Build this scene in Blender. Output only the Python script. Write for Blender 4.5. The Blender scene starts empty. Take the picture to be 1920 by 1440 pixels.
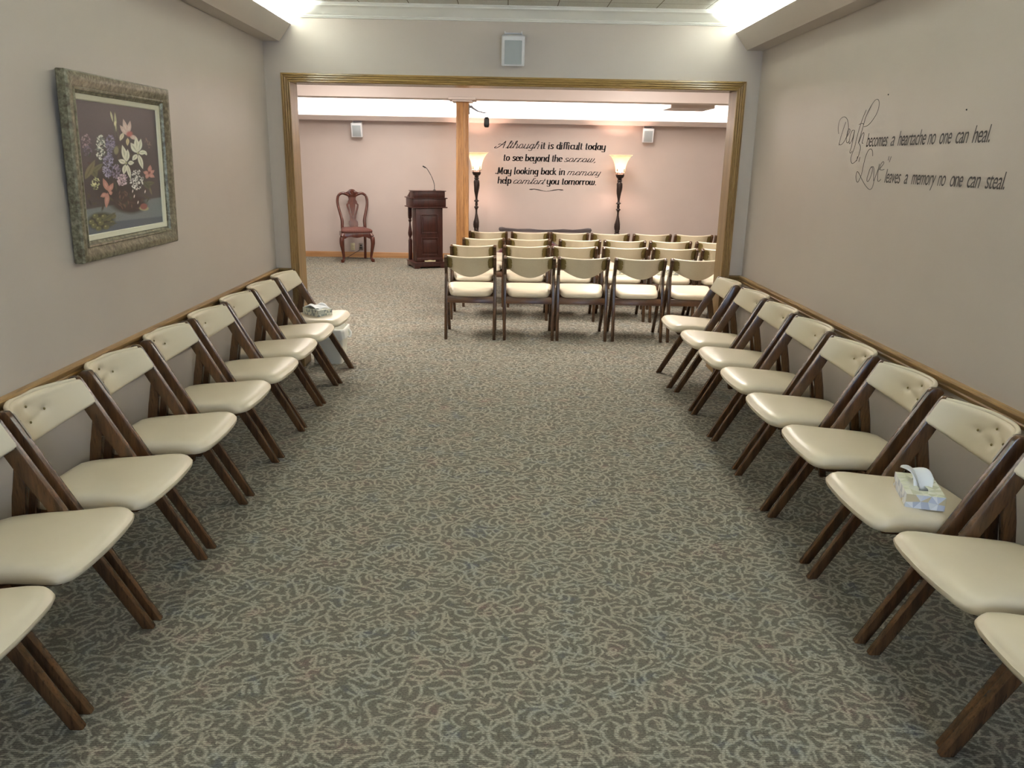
import bpy, bmesh, math, random
import numpy as np
from mathutils import Vector, Matrix

random.seed(7)
scn = bpy.context.scene
COL = scn.collection
pi = math.pi

# ------------------------------------------------------------------ camera
F_PX, PITCH, YAW, ROLL, CAM_H = 1488.4, 0.2744, 0.01253, 0.01839, 1.6
cp, sp, cy, sy, cr, sr = (math.cos(PITCH), math.sin(PITCH), math.cos(YAW), math.sin(YAW), math.cos(ROLL), math.sin(ROLL))
fwd = Vector((sy * cp, cy * cp, -sp))
rgt = Vector((cy, -sy, 0))
upv = rgt.cross(fwd)
r2 = cr * rgt + sr * upv
u2 = -sr * rgt + cr * upv
cam_d = bpy.data.cameras.new('camera')
cam_d.sensor_width = 36
cam_d.lens = F_PX / 1920 * 36
cam_d.clip_start = 0.05
cam = bpy.data.objects.new('camera', cam_d)
COL.objects.link(cam)
mw = Matrix((r2, u2, -fwd)).transposed().to_4x4()
mw.translation = Vector((0, 0, CAM_H))
cam.matrix_world = mw
scn.camera = cam

# ------------------------------------------------------------------ render look
scn.view_settings.view_transform = 'Standard'
scn.view_settings.look = 'None'
scn.view_settings.gamma = 1
scn.view_settings.use_curve_mapping = False
scn.view_settings.exposure = 0.85
scn.cycles.use_denoising = True
scn.cycles.max_bounces = 9
scn.cycles.diffuse_bounces = 6
scn.cycles.sample_clamp_indirect = 6

world = bpy.data.worlds.new('world')
scn.world = world
world.use_nodes = True
world.node_tree.nodes['Background'].inputs[0].default_value = (.45, .6, 1, 1)
world.node_tree.nodes['Background'].inputs[1].default_value = 1.0

# room measures (metres)
XL, XR = -1.747, 1.836          # side walls of the front room
YD, YD2 = 6.123, 6.30           # doorway wall, front and back face
YB = -2.6                       # wall behind the camera
YF = 13.354                     # far wall
FXL, FXR = -4.7, 4.7            # far room side walls
ZC = 2.64                       # ceiling
OXL, OXR, OZ = -1.566, 1.671, 2.116   # clear opening
RAIL = 0.776


def area(name, loc, size, power, col, rot=(0, 0, 0), spread=180):
    d = bpy.data.lights.new(name, 'AREA')
    d.shape = 'RECTANGLE'
    d.size, d.size_y = size
    d.energy = power
    d.color = col
    d.spread = math.radians(spread)
    o = bpy.data.objects.new(name, d)
    o.location = loc
    o.rotation_euler = rot
    COL.objects.link(o)
    return o


FL_FRONT = (0.93, 1.0, 0.96)
FL_PANEL = (1.0, .90, .83)
CY0 = -0.1                        # near end of the lit tubes
FL_FAR = (0.97, 0.96, 0.98)
# tubes lying in the ceiling coves (the light of the room), facing up
area('cove_light', (XL + .095, (CY0 + YD) / 2, 2.455), (.05, YD - CY0 - .15), 92, FL_FRONT, (pi, 0, 0))
area('cove_light', (XR - .095, (CY0 + YD) / 2, 2.455), (.05, YD - CY0 - .15), 112, FL_FRONT, (pi, 0, 0))
area('cove_light', (0, YF - .11, 2.25), (9.0, .05), 120, FL_FAR, (pi, 0, 0))
area('cove_light', (0, YD2 + .11, 2.25), (9.0, .05), 95, FL_FAR, (pi, 0, 0))
# ceiling panels: an added, unseen fill behind the camera, four in the far room (hidden by the wall above the opening)
PANELS = [(0.0, -1.2, 3, FL_FRONT), (-1.9, 8.0, 42, FL_PANEL), (1.6, 8.0, 42, FL_PANEL), (-1.9, 11.6, 20, FL_PANEL), (1.6, 11.6, 20, FL_PANEL)]
for px_, py_, pw_, pc_ in PANELS:
    area('panel_light', (px_, py_, 2.60), (.55, 1.15), pw_, pc_)
# daylight through the window behind the camera
area('window_daylight', (1.25, YB - .12, 1.45), (.9, 1.2), 42, (.55, .72, 1.0), (pi / 2, 0, 0))


# ------------------------------------------------------------------ materials
def srgb(r, g, b):
    f = lambda c: (c / 255 / 12.92) if c / 255 <= .04045 else ((c / 255 + .055) / 1.055) ** 2.4
    return (f(r), f(g), f(b), 1)


class NT:
    def __init__(s, name):
        s.m = bpy.data.materials.new(name)
        s.m.use_nodes = True
        s.t = s.m.node_tree
        s.b = s.t.nodes['Principled BSDF']
        s.out = s.t.nodes['Material Output']

    def n(s, typ, **kw):
        x = s.t.nodes.new(typ)
        for k, v in kw.items():
            if k == 'i':
                for a, b in v.items():
                    s.put(x.inputs[a], b)
            else:
                setattr(x, k, v)
        return x

    def put(s, inp, v):
        if isinstance(v, bpy.types.NodeSocket):
            s.t.links.new(v, inp)
        else:
            inp.default_value = v

    def math(s, op, a, b=0.0, c=None, clamp=False):
        x = s.n('ShaderNodeMath', operation=op, use_clamp=clamp)
        s.put(x.inputs[0], a)
        s.put(x.inputs[1], b)
        if c is not None:
            s.put(x.inputs[2], c)
        return x.outputs[0]

    def mix(s, f, a, b):
        x = s.n('ShaderNodeMix', data_type='RGBA')
        s.put(x.inputs[0], f)
        s.put(x.inputs[6], a)
        s.put(x.inputs[7], b)
        return x.outputs[2]

    def ramp(s, f, *st):
        x = s.n('ShaderNodeValToRGB')
        e = x.color_ramp.elements
        while len(e) > 1:
            e.remove(e[-1])
        e[0].position = st[0][0]
        e[0].color = st[0][1]
        for p, c in st[1:]:
            k = e.new(p)
            k.color = c
        s.put(x.inputs[0], f)
        return x.outputs[0]

    def coord(s, scale=(1, 1, 1), rot=(0, 0, 0), kind='Object'):
        tc = s.n('ShaderNodeTexCoord')
        mp = s.n('ShaderNodeMapping')
        s.put(mp.inputs[0], tc.outputs[kind])
        mp.inputs['Scale'].default_value = scale
        mp.inputs['Rotation'].default_value = rot
        return mp.outputs[0]

    def noise(s, vec, scale, detail=2, rough=.5, dist=0.0):
        x = s.n('ShaderNodeTexNoise')
        s.put(x.inputs['Vector'], vec)
        x.inputs['Scale'].default_value = scale
        x.inputs['Detail'].default_value = detail
        x.inputs['Roughness'].default_value = rough
        x.inputs['Distortion'].default_value = dist
        return x.outputs['Fac']

    def bump(s, h, strength=.2, dist=.01):
        x = s.n('ShaderNodeBump')
        x.inputs['Strength'].default_value = strength
        x.inputs['Distance'].default_value = dist
        s.put(x.inputs['Height'], h)
        s.put(s.b.inputs['Normal'], x.outputs[0])


def plain(name, col, rough=.5, metal=0, spec=.5, bump=0, bscale=200):
    t = NT(name)
    t.b.inputs['Base Color'].default_value = col
    t.b.inputs['Roughness'].default_value = rough
    t.b.inputs['Metallic'].default_value = metal
    t.b.inputs['Specular IOR Level'].default_value = spec
    v = t.coord()
    nz = t.noise(v, bscale, 2)
    if bump:
        t.bump(nz, bump, .002)
    c = t.mix(t.noise(v, 3, 3), tuple(x * .95 for x in col[:3]) + (1,), tuple(min(1, x * 1.05) for x in col[:3]) + (1,))
    t.put(t.b.inputs['Base Color'], c)
    return t.m


def wood(name, c1, c2, scale=(1, 1, 1), gs=14, rough=.35, spec=.5, c3=None):
    """grain runs along the axis with the small scale"""
    t = NT(name)
    v = t.coord(scale)
    a = t.noise(v, gs, 5, .6, .6)
    b = t.noise(v, gs * 6, 3, .6)
    c = t.mix(t.ramp(a, (.35, (0, 0, 0, 1)), (.65, (1, 1, 1, 1))), c1, c2)
    if c3:
        c = t.mix(t.ramp(b, (.55, (0, 0, 0, 1)), (.7, (.7, .7, .7, 1))), c, c3)
    t.put(t.b.inputs['Base Color'], c)
    t.b.inputs['Roughness'].default_value = rough
    t.b.inputs['Specular IOR Level'].default_value = spec
    t.bump(b, .08, .002)
    return t.m


def vcol(name, rough=.6, spec=.3):
    t = NT(name)
    a = t.n('ShaderNodeAttribute', attribute_name='paint')
    t.put(t.b.inputs['Base Color'], a.outputs['Color'])
    t.b.inputs['Roughness'].default_value = rough
    t.b.inputs['Specular IOR Level'].default_value = spec
    return t.m


M = {}
M['wall'] = plain('wall_paint', srgb(188, 178, 169), .36, spec=.5, bump=.12, bscale=160)
M['wall_far'] = plain('wall_paint_warm_lit', srgb(194, 180, 173), .42, spec=.45, bump=.12, bscale=160)  # same paint as the front walls, warmer far light put into its colour
M['white_trim'] = plain('white_trim', srgb(232, 232, 226), .4)
M['speaker'] = plain('speaker_plastic', srgb(225, 226, 230), .4)
M['grille'] = plain('speaker_grille', srgb(165, 172, 176), .7, bump=.5, bscale=900)
M['dark_metal'] = plain('dark_metal', srgb(40, 38, 38), .4, .6)
M['black'] = plain('black_plastic', srgb(18, 18, 19), .45)
M['grey_metal'] = plain('grey_metal', srgb(120, 120, 122), .35, .7)
M['vinyl_black'] = plain('black_vinyl_lettering', srgb(28, 24, 24), .5)
M['vinyl_grey'] = plain('charcoal_vinyl_lettering', srgb(48, 44, 42), .5)
M['brass'] = plain('aged_brass', srgb(122, 106, 58), .5, .15, bump=.2, bscale=300)
M['walnut'] = wood('walnut_wood', srgb(62, 43, 28), srgb(98, 68, 42), (6, 6, .7), 5, .26, .55, srgb(46, 31, 21))
M['walnut_x'] = wood('walnut_wood_across', srgb(72, 46, 30), srgb(108, 72, 42), (.7, 6, 6), 5, .3, .5, srgb(50, 32, 22))
M['oak_col'] = wood('oak_column', srgb(136, 92, 52), srgb(178, 130, 80), (7, 7, .5), 3.0, .38, .45, srgb(92, 58, 32))
M['oak_z'] = wood('oak_upright', srgb(116, 90, 54), srgb(146, 118, 76), (9, 9, .5), 3.2, .38, .45, srgb(96, 64, 34))
M['oak_x'] = wood('oak_lying_x', srgb(112, 88, 48), srgb(152, 124, 76), (.5, 9, 9), 3.2, .25, .65, srgb(74, 54, 28))
M['oak_y'] = wood('oak_lying_y', srgb(126, 96, 56), srgb(162, 128, 80), (9, .5, 9), 3.2, .38, .45, srgb(92, 64, 36))
M['oak_base'] = wood('oak_baseboard', srgb(158, 114, 72), srgb(180, 136, 92), (.5, 9, 9), 3.2, .4, .4)
M['cherry'] = wood('cherry_wood', srgb(74, 34, 25), srgb(98, 50, 36), (6, 6, .8), 4, .22, .6, srgb(56, 25, 19))
M['mahogany'] = wood('mahogany_wood', srgb(52, 26, 20), srgb(74, 38, 30), (6, 6, .8), 4, .35, .4)
M['bronze'] = plain('dark_bronze', srgb(52, 38, 32), .38, .35)
M['maroon'] = plain('maroon_fabric', srgb(84, 22, 34), .8, bump=.4, bscale=500)
M['bin'] = plain('white_plastic', srgb(222, 220, 206), .45)
M['liner'] = plain('liner_film', srgb(240, 240, 232), .45)
M['outlet'] = plain('outlet_plate', srgb(214, 206, 170), .4)
M['steel'] = plain('steel_plate', srgb(150, 140, 130), .3, .8)
M['tissue'] = plain('tissue_paper', srgb(240, 242, 244), .8)
M['liner_cream'] = plain('cream_frame_liner', srgb(230, 226, 204), .6)
M['box_print'] = vcol('printed_card', .45, .5)
M['painting'] = vcol('painted_canvas', .38, .35)

# cream vinyl upholstery
t = NT('cream_vinyl')
v = t.coord()
n1 = t.noise(v, 6, 3)
t.put(t.b.inputs['Base Color'], t.mix(n1, srgb(212, 199, 174), srgb(224, 211, 188)))
t.b.inputs['Roughness'].default_value = .35
t.b.inputs['Specular IOR Level'].default_value = .55
t.bump(t.noise(v, 420, 2), .12, .001)
M['vinyl'] = t.m
# woven cream back cloth
t = NT('cream_backcloth')
v = t.coord((1, 1, 7))
n1 = t.noise(v, 60, 3)
t.put(t.b.inputs['Base Color'], t.mix(n1, srgb(186, 172, 144), srgb(206, 192, 164)))
t.b.inputs['Roughness'].default_value = .6
t.bump(n1, .1, .001)
M['backcloth'] = t.m
# striped seat of the carved chair
t = NT('striped_upholstery')
v = t.coord()
w = t.n('ShaderNodeTexWave', wave_type='BANDS', bands_direction='X')
t.put(w.inputs['Vector'], v)
w.inputs['Scale'].default_value = 8
w.inputs['Distortion'].default_value = .5
t.put(t.b.inputs['Base Color'], t.ramp(w.outputs['Fac'], (.35, srgb(92, 48, 42)), (.6, srgb(150, 108, 92)), (.8, srgb(84, 42, 38))))
t.b.inputs['Roughness'].default_value = .75
M['stripe'] = t.m
# antique green bronze picture frame
t = NT('mottled_frame')
v = t.coord()
n1 = t.noise(v, 45, 5, .7)
t.put(t.b.inputs['Base Color'], t.ramp(n1, (.35, srgb(78, 68, 52)), (.5, srgb(108, 104, 84)), (.65, srgb(140, 136, 116))))
t.b.inputs['Roughness'].default_value = .35
t.b.inputs['Metallic'].default_value = .35
t.bump(n1, .25, .003)
M['frame'] = t.m
# dark grey carved bench wood
M['greywood'] = wood('grey_brown_wood', srgb(78, 70, 72), srgb(108, 100, 102), (.7, 6, 6), 4, .35, .5)

# carpet
t = NT('scalloped_carpet')
v0 = t.coord()
warp = t.n('ShaderNodeTexNoise')
t.put(warp.inputs['Vector'], v0)
warp.inputs['Scale'].default_value = 8
warp.inputs['Detail'].default_value = 1
wv = t.n('ShaderNodeVectorMath', operation='SCALE')
t.put(wv.inputs[0], warp.outputs['Color'])
wv.inputs['Scale'].default_value = .04
va = t.n('ShaderNodeVectorMath', operation='ADD')
t.put(va.inputs[0], v0)
t.put(va.inputs[1], wv.outputs[0])
fz = t.n('ShaderNodeTexNoise')            # fuzzy yarn edge
t.put(fz.inputs['Vector'], t.coord((1, 2.0, 1)))
fz.inputs['Scale'].default_value = 110
fz.inputs['Detail'].default_value = 1
fs = t.n('ShaderNodeVectorMath', operation='SCALE')
t.put(fs.inputs[0], fz.outputs['Color'])
fs.inputs['Scale'].default_value = .009
va2 = t.n('ShaderNodeVectorMath', operation='ADD')
t.put(va2.inputs[0], va.outputs[0])
t.put(va2.inputs[1], fs.outputs[0])


def fans(scale, off, wid, k, ph):
    mp = t.n('ShaderNodeMapping')
    t.put(mp.inputs[0], va2.outputs[0])
    mp.inputs['Location'].default_value = off
    mp.inputs['Scale'].default_value = (.85, 1, 1)
    vo = t.n('ShaderNodeTexVoronoi', feature='F1', voronoi_dimensions='2D')
    t.put(vo.inputs['Vector'], mp.outputs[0])
    vo.inputs['Scale'].default_value = scale
    # arcs swing round a point beside each cell, in a direction of its own: overlapping fans
    dirv = t.n('ShaderNodeVectorMath', operation='SUBTRACT')
    t.put(dirv.inputs[0], vo.outputs['Color'])
    dirv.inputs[1].default_value = (.5, .5, .5)
    dsc = t.n('ShaderNodeVectorMath', operation='MULTIPLY')
    t.put(dsc.inputs[0], dirv.outputs[0])
    dsc.inputs[1].default_value = (1.5 / scale, 1.5 / scale, 0)
    ctr = t.n('ShaderNodeVectorMath', operation='ADD')
    t.put(ctr.inputs[0], vo.outputs['Position'])
    t.put(ctr.inputs[1], dsc.outputs[0])
    flat = t.n('ShaderNodeVectorMath', operation='MULTIPLY')
    t.put(flat.inputs[0], mp.outputs[0])
    flat.inputs[1].default_value = (1, 1, 0)
    ds = t.n('ShaderNodeVectorMath', operation='DISTANCE')
    t.put(ds.inputs[0], flat.outputs[0])
    t.put(ds.inputs[1], ctr.outputs[0])
    fr = t.math('FRACT', t.math('MULTIPLY_ADD', ds.outputs['Value'], k * scale, ph))
    d = t.math('ABSOLUTE', t.math('SUBTRACT', fr, .5))
    return t.math('SUBTRACT', 1, t.math('DIVIDE', d, wid), clamp=True)


def cells(scale, off, wid):
    mp = t.n('ShaderNodeMapping')
    t.put(mp.inputs[0], va2.outputs[0])
    mp.inputs['Location'].default_value = off
    mp.inputs['Scale'].default_value = (.8, 1, 1)
    ve = t.n('ShaderNodeTexVoronoi', feature='DISTANCE_TO_EDGE', voronoi_dimensions='2D')
    t.put(ve.inputs['Vector'], mp.outputs[0])
    ve.inputs['Scale'].default_value = scale
    return t.math('SUBTRACT', 1, t.math('DIVIDE', ve.outputs['Distance'], wid), clamp=True)


def gate(sc, lo, hi, off):
    return t.ramp(t.noise(t.coord((1, 1, 1)), sc, 1), (lo, (0, 0, 0, 1)), (hi, (1, 1, 1, 1)))


f1 = t.math('MULTIPLY', cells(15, (0, 0, 0), .105), gate(17, .40, .50, 0))
f2 = t.math('MULTIPLY', fans(15, (0, 0, 0), .24, 2.2, .2), gate(26, .36, .44, 0))
f3 = t.math('MULTIPLY', fans(11, (3.3, 1.7, 0), .14, 2.2, .6), gate(15, .47, .53, 0))
f2 = t.math('MAXIMUM', f2, f3)
f1 = t.math('MAXIMUM', f1, f2)
f1 = t.math('SMOOTH_MIN', t.math('MULTIPLY', f1, 1.35), 1, .2)
loops = t.n('ShaderNodeTexWave', wave_type='BANDS', bands_direction='Y')
t.put(loops.inputs['Vector'], v0)
loops.inputs['Scale'].default_value = 42
loops.inputs['Distortion'].default_value = 1.5
loops.inputs['Detail'].default_value = 1
loops.inputs['Detail Scale'].default_value = 8
fine = t.noise(t.coord((1, 2.4, 1)), 120, 4, .8)
tint = t.noise(v0, 6, 4, .7)
base = t.ramp(tint, (.30, srgb(100, 101, 103)), (.42, srgb(112, 109, 97)), (.6, srgb(116, 109, 98)), (.72, srgb(126, 106, 99)))
line = t.ramp(tint, (.3, srgb(180, 180, 170)), (.6, srgb(190, 181, 162)), (.8, srgb(192, 173, 160)))
c = t.mix(t.math('MULTIPLY', f1, .66), base, line)
sh = t.math('MULTIPLY_ADD', loops.outputs['Fac'], .3, .62)
grain = t.ramp(fine, (.38, (0, 0, 0, 1)), (.62, (1, 1, 1, 1)))
sh = t.math('MULTIPLY', sh, t.math('MULTIPLY_ADD', grain, .95, .58))
gg = t.n('ShaderNodeMix', data_type='RGBA', blend_type='MULTIPLY')
gg.inputs[0].default_value = 1
t.put(gg.inputs[6], c)
t.put(gg.inputs[7], sh)
t.put(t.b.inputs['Base Color'], gg.outputs[2])
t.b.inputs['Roughness'].default_value = .95
t.b.inputs['Specular IOR Level'].default_value = .1
t.bump(t.math('ADD', t.math('MULTIPLY', f1, .5), fine), .5, .004)
M['carpet'] = t.m

# ceiling tiles
t = NT('acoustic_tile')
v = t.coord()
br = t.n('ShaderNodeTexBrick', offset=0.0, squash=1.0)
t.put(br.inputs['Vector'], v)
for k, val in dict(Scale=1.0, **{'Mortar Size': .004, 'Brick Width': .345, 'Row Height': .345, 'Mortar Smooth': .3}).items():
    br.inputs[k].default_value = val
br.inputs['Color1'].default_value = srgb(226, 226, 218)
br.inputs['Color2'].default_value = srgb(218, 220, 212)
br.inputs['Mortar'].default_value = srgb(120, 112, 96)
nn = t.noise(t.coord((1, 3, 1)), 90, 3, .7)
t.put(t.b.inputs['Base Color'], t.mix(t.ramp(nn, (.4, (.35, .35, .35, 1)), (.6, (0, 0, 0, 1))), br.outputs['Color'], srgb(150, 150, 138)))
t.b.inputs['Roughness'].default_value = .8
t.bump(nn, .5, .004)
M['ceiling'] = t.m

# alabaster lamp glass: scatters the light of the bulb inside
t = NT('amber_glass')
t.t.nodes.remove(t.b)
tr = t.n('ShaderNodeBsdfTranslucent')
df = t.n('ShaderNodeBsdfDiffuse')
gl = t.n('ShaderNodeBsdfGlossy')
gl.inputs['Roughness'].default_value = .15
v = t.coord()
cc = t.mix(t.noise(v, 14, 3), srgb(255, 236, 206), srgb(255, 246, 230))
t.put(tr.inputs['Color'], cc)
t.put(df.inputs['Color'], cc)
m1 = t.n('ShaderNodeMixShader')
m1.inputs[0].default_value = .35
t.put(m1.inputs[1], tr.outputs[0])
t.put(m1.inputs[2], df.outputs[0])
m2 = t.n('ShaderNodeMixShader')
m2.inputs[0].default_value = .05
t.put(m2.inputs[1], m1.outputs[0])
t.put(m2.inputs[2], gl.outputs[0])
t.put(t.out.inputs[0], m2.outputs[0])
M['glass'] = t.m


def emit(name, col, st):
    t = NT(name)
    t.b.inputs['Base Color'].default_value = col
    t.b.inputs['Emission Color'].default_value = col
    t.b.inputs['Emission Strength'].default_value = st
    return t.m


M['bulb'] = emit('lit_bulb', (1, .82, .6, 1), 25)
M['tube'] = emit('lit_tube', (.95, 1, .9, 1), 2)
t = NT('window_glass')
t.b.inputs['Transmission Weight'].default_value = 1
t.b.inputs['Roughness'].default_value = 0
t.b.inputs['IOR'].default_value = 1.01
M['pane'] = t.m


# ------------------------------------------------------------------ mesh helpers
def link(name, me, mats, parent=None):
    o = bpy.data.objects.new(name, me)
    COL.objects.link(o)
    for m in (mats if isinstance(mats, (list, tuple)) else [mats]):
        me.materials.append(m)
    if parent:
        o.parent = parent
    return o


def fin(bm, name, mat, parent=None, smooth=True, angle=40):
    bmesh.ops.recalc_face_normals(bm, faces=bm.faces)
    me = bpy.data.meshes.new(name)
    bm.to_mesh(me)
    bm.free()
    if smooth:
        for p in me.polygons:
            p.use_smooth = True
        me.set_sharp_from_angle(angle=math.radians(angle))
    return link(name, me, mat, parent)


def bx(bm, x0, x1, y0, y1, z0, z1, bev=0.0, mat=0, M4=None, seg=2):
    r = bmesh.ops.create_cube(bm, size=1)
    vs = r['verts']
    for v in vs:
        v.co = Vector(((x0 + x1) / 2 + v.co.x * (x1 - x0), (y0 + y1) / 2 + v.co.y * (y1 - y0), (z0 + z1) / 2 + v.co.z * (z1 - z0)))
    fs = list({f for v in vs for f in v.link_faces})
    if bev:
        es = list({e for v in vs for e in v.link_edges})
        rr = bmesh.ops.bevel(bm, geom=es, offset=bev, segments=seg, profile=.5, affect='EDGES')
        fs = list({f for f in rr['faces']} | {f for f in fs if f.is_valid})
        vs = list({v for f in fs for v in f.verts})
    for f in fs:
        f.material_index = mat
    if M4 is not None:
        bmesh.ops.transform(bm, matrix=M4, verts=vs)
    return vs


def box(name, x0, x1, y0, y1, z0, z1, mat, parent=None, bev=0.0):
    bm = bmesh.new()
    bx(bm, x0, x1, y0, y1, z0, z1, bev)
    return fin(bm, name, mat, parent, smooth=bev > 0)


def prism(bm, pts, axis, a, b, bev=0.0, M4=None):
    """extrude a 2D outline along axis ('x','y','z') from a to b"""
    def P(p, s):
        return {'x': (s, p[0], p[1]), 'y': (p[0], s, p[1]), 'z': (p[0], p[1], s)}[axis]
    va = [bm.verts.new(P(p, a)) for p in pts]
    vb = [bm.verts.new(P(p, b)) for p in pts]
    n = len(pts)
    fs = [bm.faces.new(va), bm.faces.new(list(reversed(vb)))]
    for i in range(n):
        fs.append(bm.faces.new((va[i], va[(i + 1) % n], vb[(i + 1) % n], vb[i])))
    vs = va + vb
    if bev:
        es = list({e for v in vs for e in v.link_edges})
        rr = bmesh.ops.bevel(bm, geom=es, offset=bev, segments=2, profile=.5, affect='EDGES')
        vs = list({v for f in rr['faces'] for v in f.verts} | {v for v in vs if v.is_valid})
    if M4 is not None:
        bmesh.ops.transform(bm, matrix=M4, verts=vs)
    return vs


def lathe(bm, prof, n=24, c=(0, 0), cap=True, twist=None):
    """prof: (r,z) list; twist: function(z,angle)->radius factor"""
    rings = []
    for r, z in prof:
        ring = []
        for k in range(n):
            a = 2 * pi * k / n
            rr = r * (twist(z, a) if twist else 1)
            ring.append(bm.verts.new((c[0] + rr * math.cos(a), c[1] + rr * math.sin(a), z)))
        rings.append(ring)
    for i in range(len(rings) - 1):
        for k in range(n):
            bm.faces.new((rings[i][k], rings[i][(k + 1) % n], rings[i + 1][(k + 1) % n], rings[i + 1][k]))
    if cap:
        bm.faces.new(list(reversed(rings[0])))
        bm.faces.new(rings[-1])


def smoothpath(pts, n=6):
    pts = [Vector(p) for p in pts]
    if len(pts) < 3:
        return pts
    out = []
    P = [pts[0] * 2 - pts[1]] + pts + [pts[-1] * 2 - pts[-2]]
    for i in range(1, len(P) - 2):
        a, b, c_, d = P[i - 1], P[i], P[i + 1], P[i + 2]
        for k in range(n):
            s = k / n
            out.append(.5 * ((2 * b) + (c_ - a) * s + (2 * a - 5 * b + 4 * c_ - d) * s * s + (3 * b - a - 3 * c_ + d) * s ** 3))
    out.append(pts[-1])
    return out


def tube(bm, pts, rad, n=8, flat=1.0, ref=None):
    """sweep a circle (or ellipse) along pts; rad: number or list"""
    pts = [Vector(p) for p in pts]
    if not isinstance(rad, (list, tuple)):
        rad = [rad] * len(pts)
    elif len(rad) != len(pts):
        m = len(rad) - 1
        rad = [np.interp(i / (len(pts) - 1) * m, range(m + 1), rad) for i in range(len(pts))]
    rings = []
    for i, p in enumerate(pts):
        d = (pts[min(i + 1, len(pts) - 1)] - pts[max(i - 1, 0)]).normalized()
        r = Vector(ref) if ref else (Vector((0, 0, 1)) if abs(d.z) < .9 else Vector((0, 1, 0)))
        a = d.cross(r).normalized()
        b = d.cross(a).normalized()
        rings.append([bm.verts.new(p + a * math.cos(2 * pi * k / n) * rad[i] + b * math.sin(2 * pi * k / n) * rad[i] * flat) for k in range(n)])
    for i in range(len(rings) - 1):
        for k in range(n):
            bm.faces.new((rings[i][k], rings[i][(k + 1) % n], rings[i + 1][(k + 1) % n], rings[i + 1][k]))
    bm.faces.new(list(reversed(rings[0])))
    bm.faces.new(rings[-1])


def thing(name, label, cat, loc=(0, 0, 0), rz=0.0, group=None):
    o = bpy.data.objects.new(name, None)
    o.empty_display_size = .1
    COL.objects.link(o)
    o.location = loc
    o.rotation_euler = (0, 0, rz)
    o['label'] = label
    o['category'] = cat
    if group:
        o['group'] = group
    return o


def tag(o, label, cat, group=None):
    o['label'] = label
    o['category'] = cat
    if group:
        o['group'] = group
    return o


def struct(o, label=None):
    o['kind'] = 'structure'
    if label:
        o['label'] = label
    return o


def dup(o, parent=None):
    c = o.copy()
    COL.objects.link(c)
    c.parent = parent
    for ch in list(o.children):
        dup(ch, c)
    return c


# ------------------------------------------------------------------ room shell
def slab(name, boxes, mat, label=None):
    bm = bmesh.new()
    for b in boxes:
        bx(bm, *b)
    return struct(fin(bm, name, mat, smooth=False), label)


T = .12
slab('floor', [(FXL - T, FXR + T, YB - T, YF + T, -.1, 0)], M['carpet'])
slab('ceiling', [(FXL - T, FXR + T, YB - T, YF + T, ZC, ZC + .1)], M['ceiling'])
slab('wall_left', [(XL - T, XL, YB, YD, 0, ZC)], M['wall'])
slab('wall_right', [(XR, XR + T, YB, YD, 0, ZC)], M['wall'])
WX0, WX1, WZ0, WZ1 = .75, 1.7, .85, 2.05
slab('wall_back', [(XL - T, WX0, YB - T, YB, 0, ZC), (WX1, XR + T, YB - T, YB, 0, ZC), (WX0, WX1, YB - T, YB, 0, WZ0), (WX0, WX1, YB - T, YB, WZ1, ZC)], M['wall'])
CW = .012   # lining thickness of the opening
slab('wall_middle', [(FXL, OXL - CW, YD, YD2, 0, ZC), (OXR + CW, FXR, YD, YD2, 0, ZC), (OXL - CW, OXR + CW, YD, YD2, OZ + CW, ZC)], M['wall'])
slab('wall_far', [(FXL, FXR, YF, YF + T, 0, ZC)], M['wall_far'])
slab('wall_far_left', [(FXL - T, FXL, YD, YF + T, 0, ZC)], M['wall_far'])
slab('wall_far_right', [(FXR, FXR + T, YD, YF + T, 0, ZC)], M['wall_far'])

# window behind the camera
bm = bmesh.new()
for a, b, c, d in ((WX0, WX0 + .05, WZ0, WZ1), (WX1 - .05, WX1, WZ0, WZ1), (WX0 + .05, WX1 - .05, WZ0, WZ0 + .05), (WX0 + .05, WX1 - .05, WZ1 - .05, WZ1)):
    bx(bm, a, b, YB - .08, YB - .03, c, d)
win = struct(fin(bm, 'window_1', M['white_trim'], smooth=False))

# casing of the wide opening: moulded oak on three sides
cas = bpy.data.objects.new('trim_1', None)
COL.objects.link(cas)
struct(cas, 'moulded oak casing around the wide opening between the two rooms')
W1 = .062


def casing_profile(w):   # (offset from inner edge, thickness)
    return [(0, 0), (0, .014), (.006, .018), (.014, .014), (.02, .02), (.03, .017), (.036, .023), (.046, .02), (.05, .026), (w, .024), (w, 0)]


def casing_leg(side, name, yw, sgn):
    bm = bmesh.new()
    x0 = OXL if side < 0 else OXR
    rows = []
    for o, th in casing_profile(W1):
        x = x0 + side * o
        rows.append((bm.verts.new((x, yw + sgn * th, 0)), bm.verts.new((x, yw + sgn * th, OZ + o))))
    for i in range(len(rows) - 1):
        bm.faces.new((rows[i][0], rows[i + 1][0], rows[i + 1][1], rows[i][1]))
    return fin(bm, name, M['oak_z'], cas, angle=25)


def casing_head(yw, sgn):
    bm = bmesh.new()
    rows = []
    for o, th in casing_profile(W1):
        rows.append((bm.verts.new((OXL - o, yw + sgn * th, OZ + o)), bm.verts.new((OXR + o, yw + sgn * th, OZ + o))))
    for i in range(len(rows) - 1):
        bm.faces.new((rows[i][0], rows[i][1], rows[i + 1][1], rows[i + 1][0]))
    return fin(bm, 'casing_head', M['oak_x'], cas, angle=25)


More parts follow.
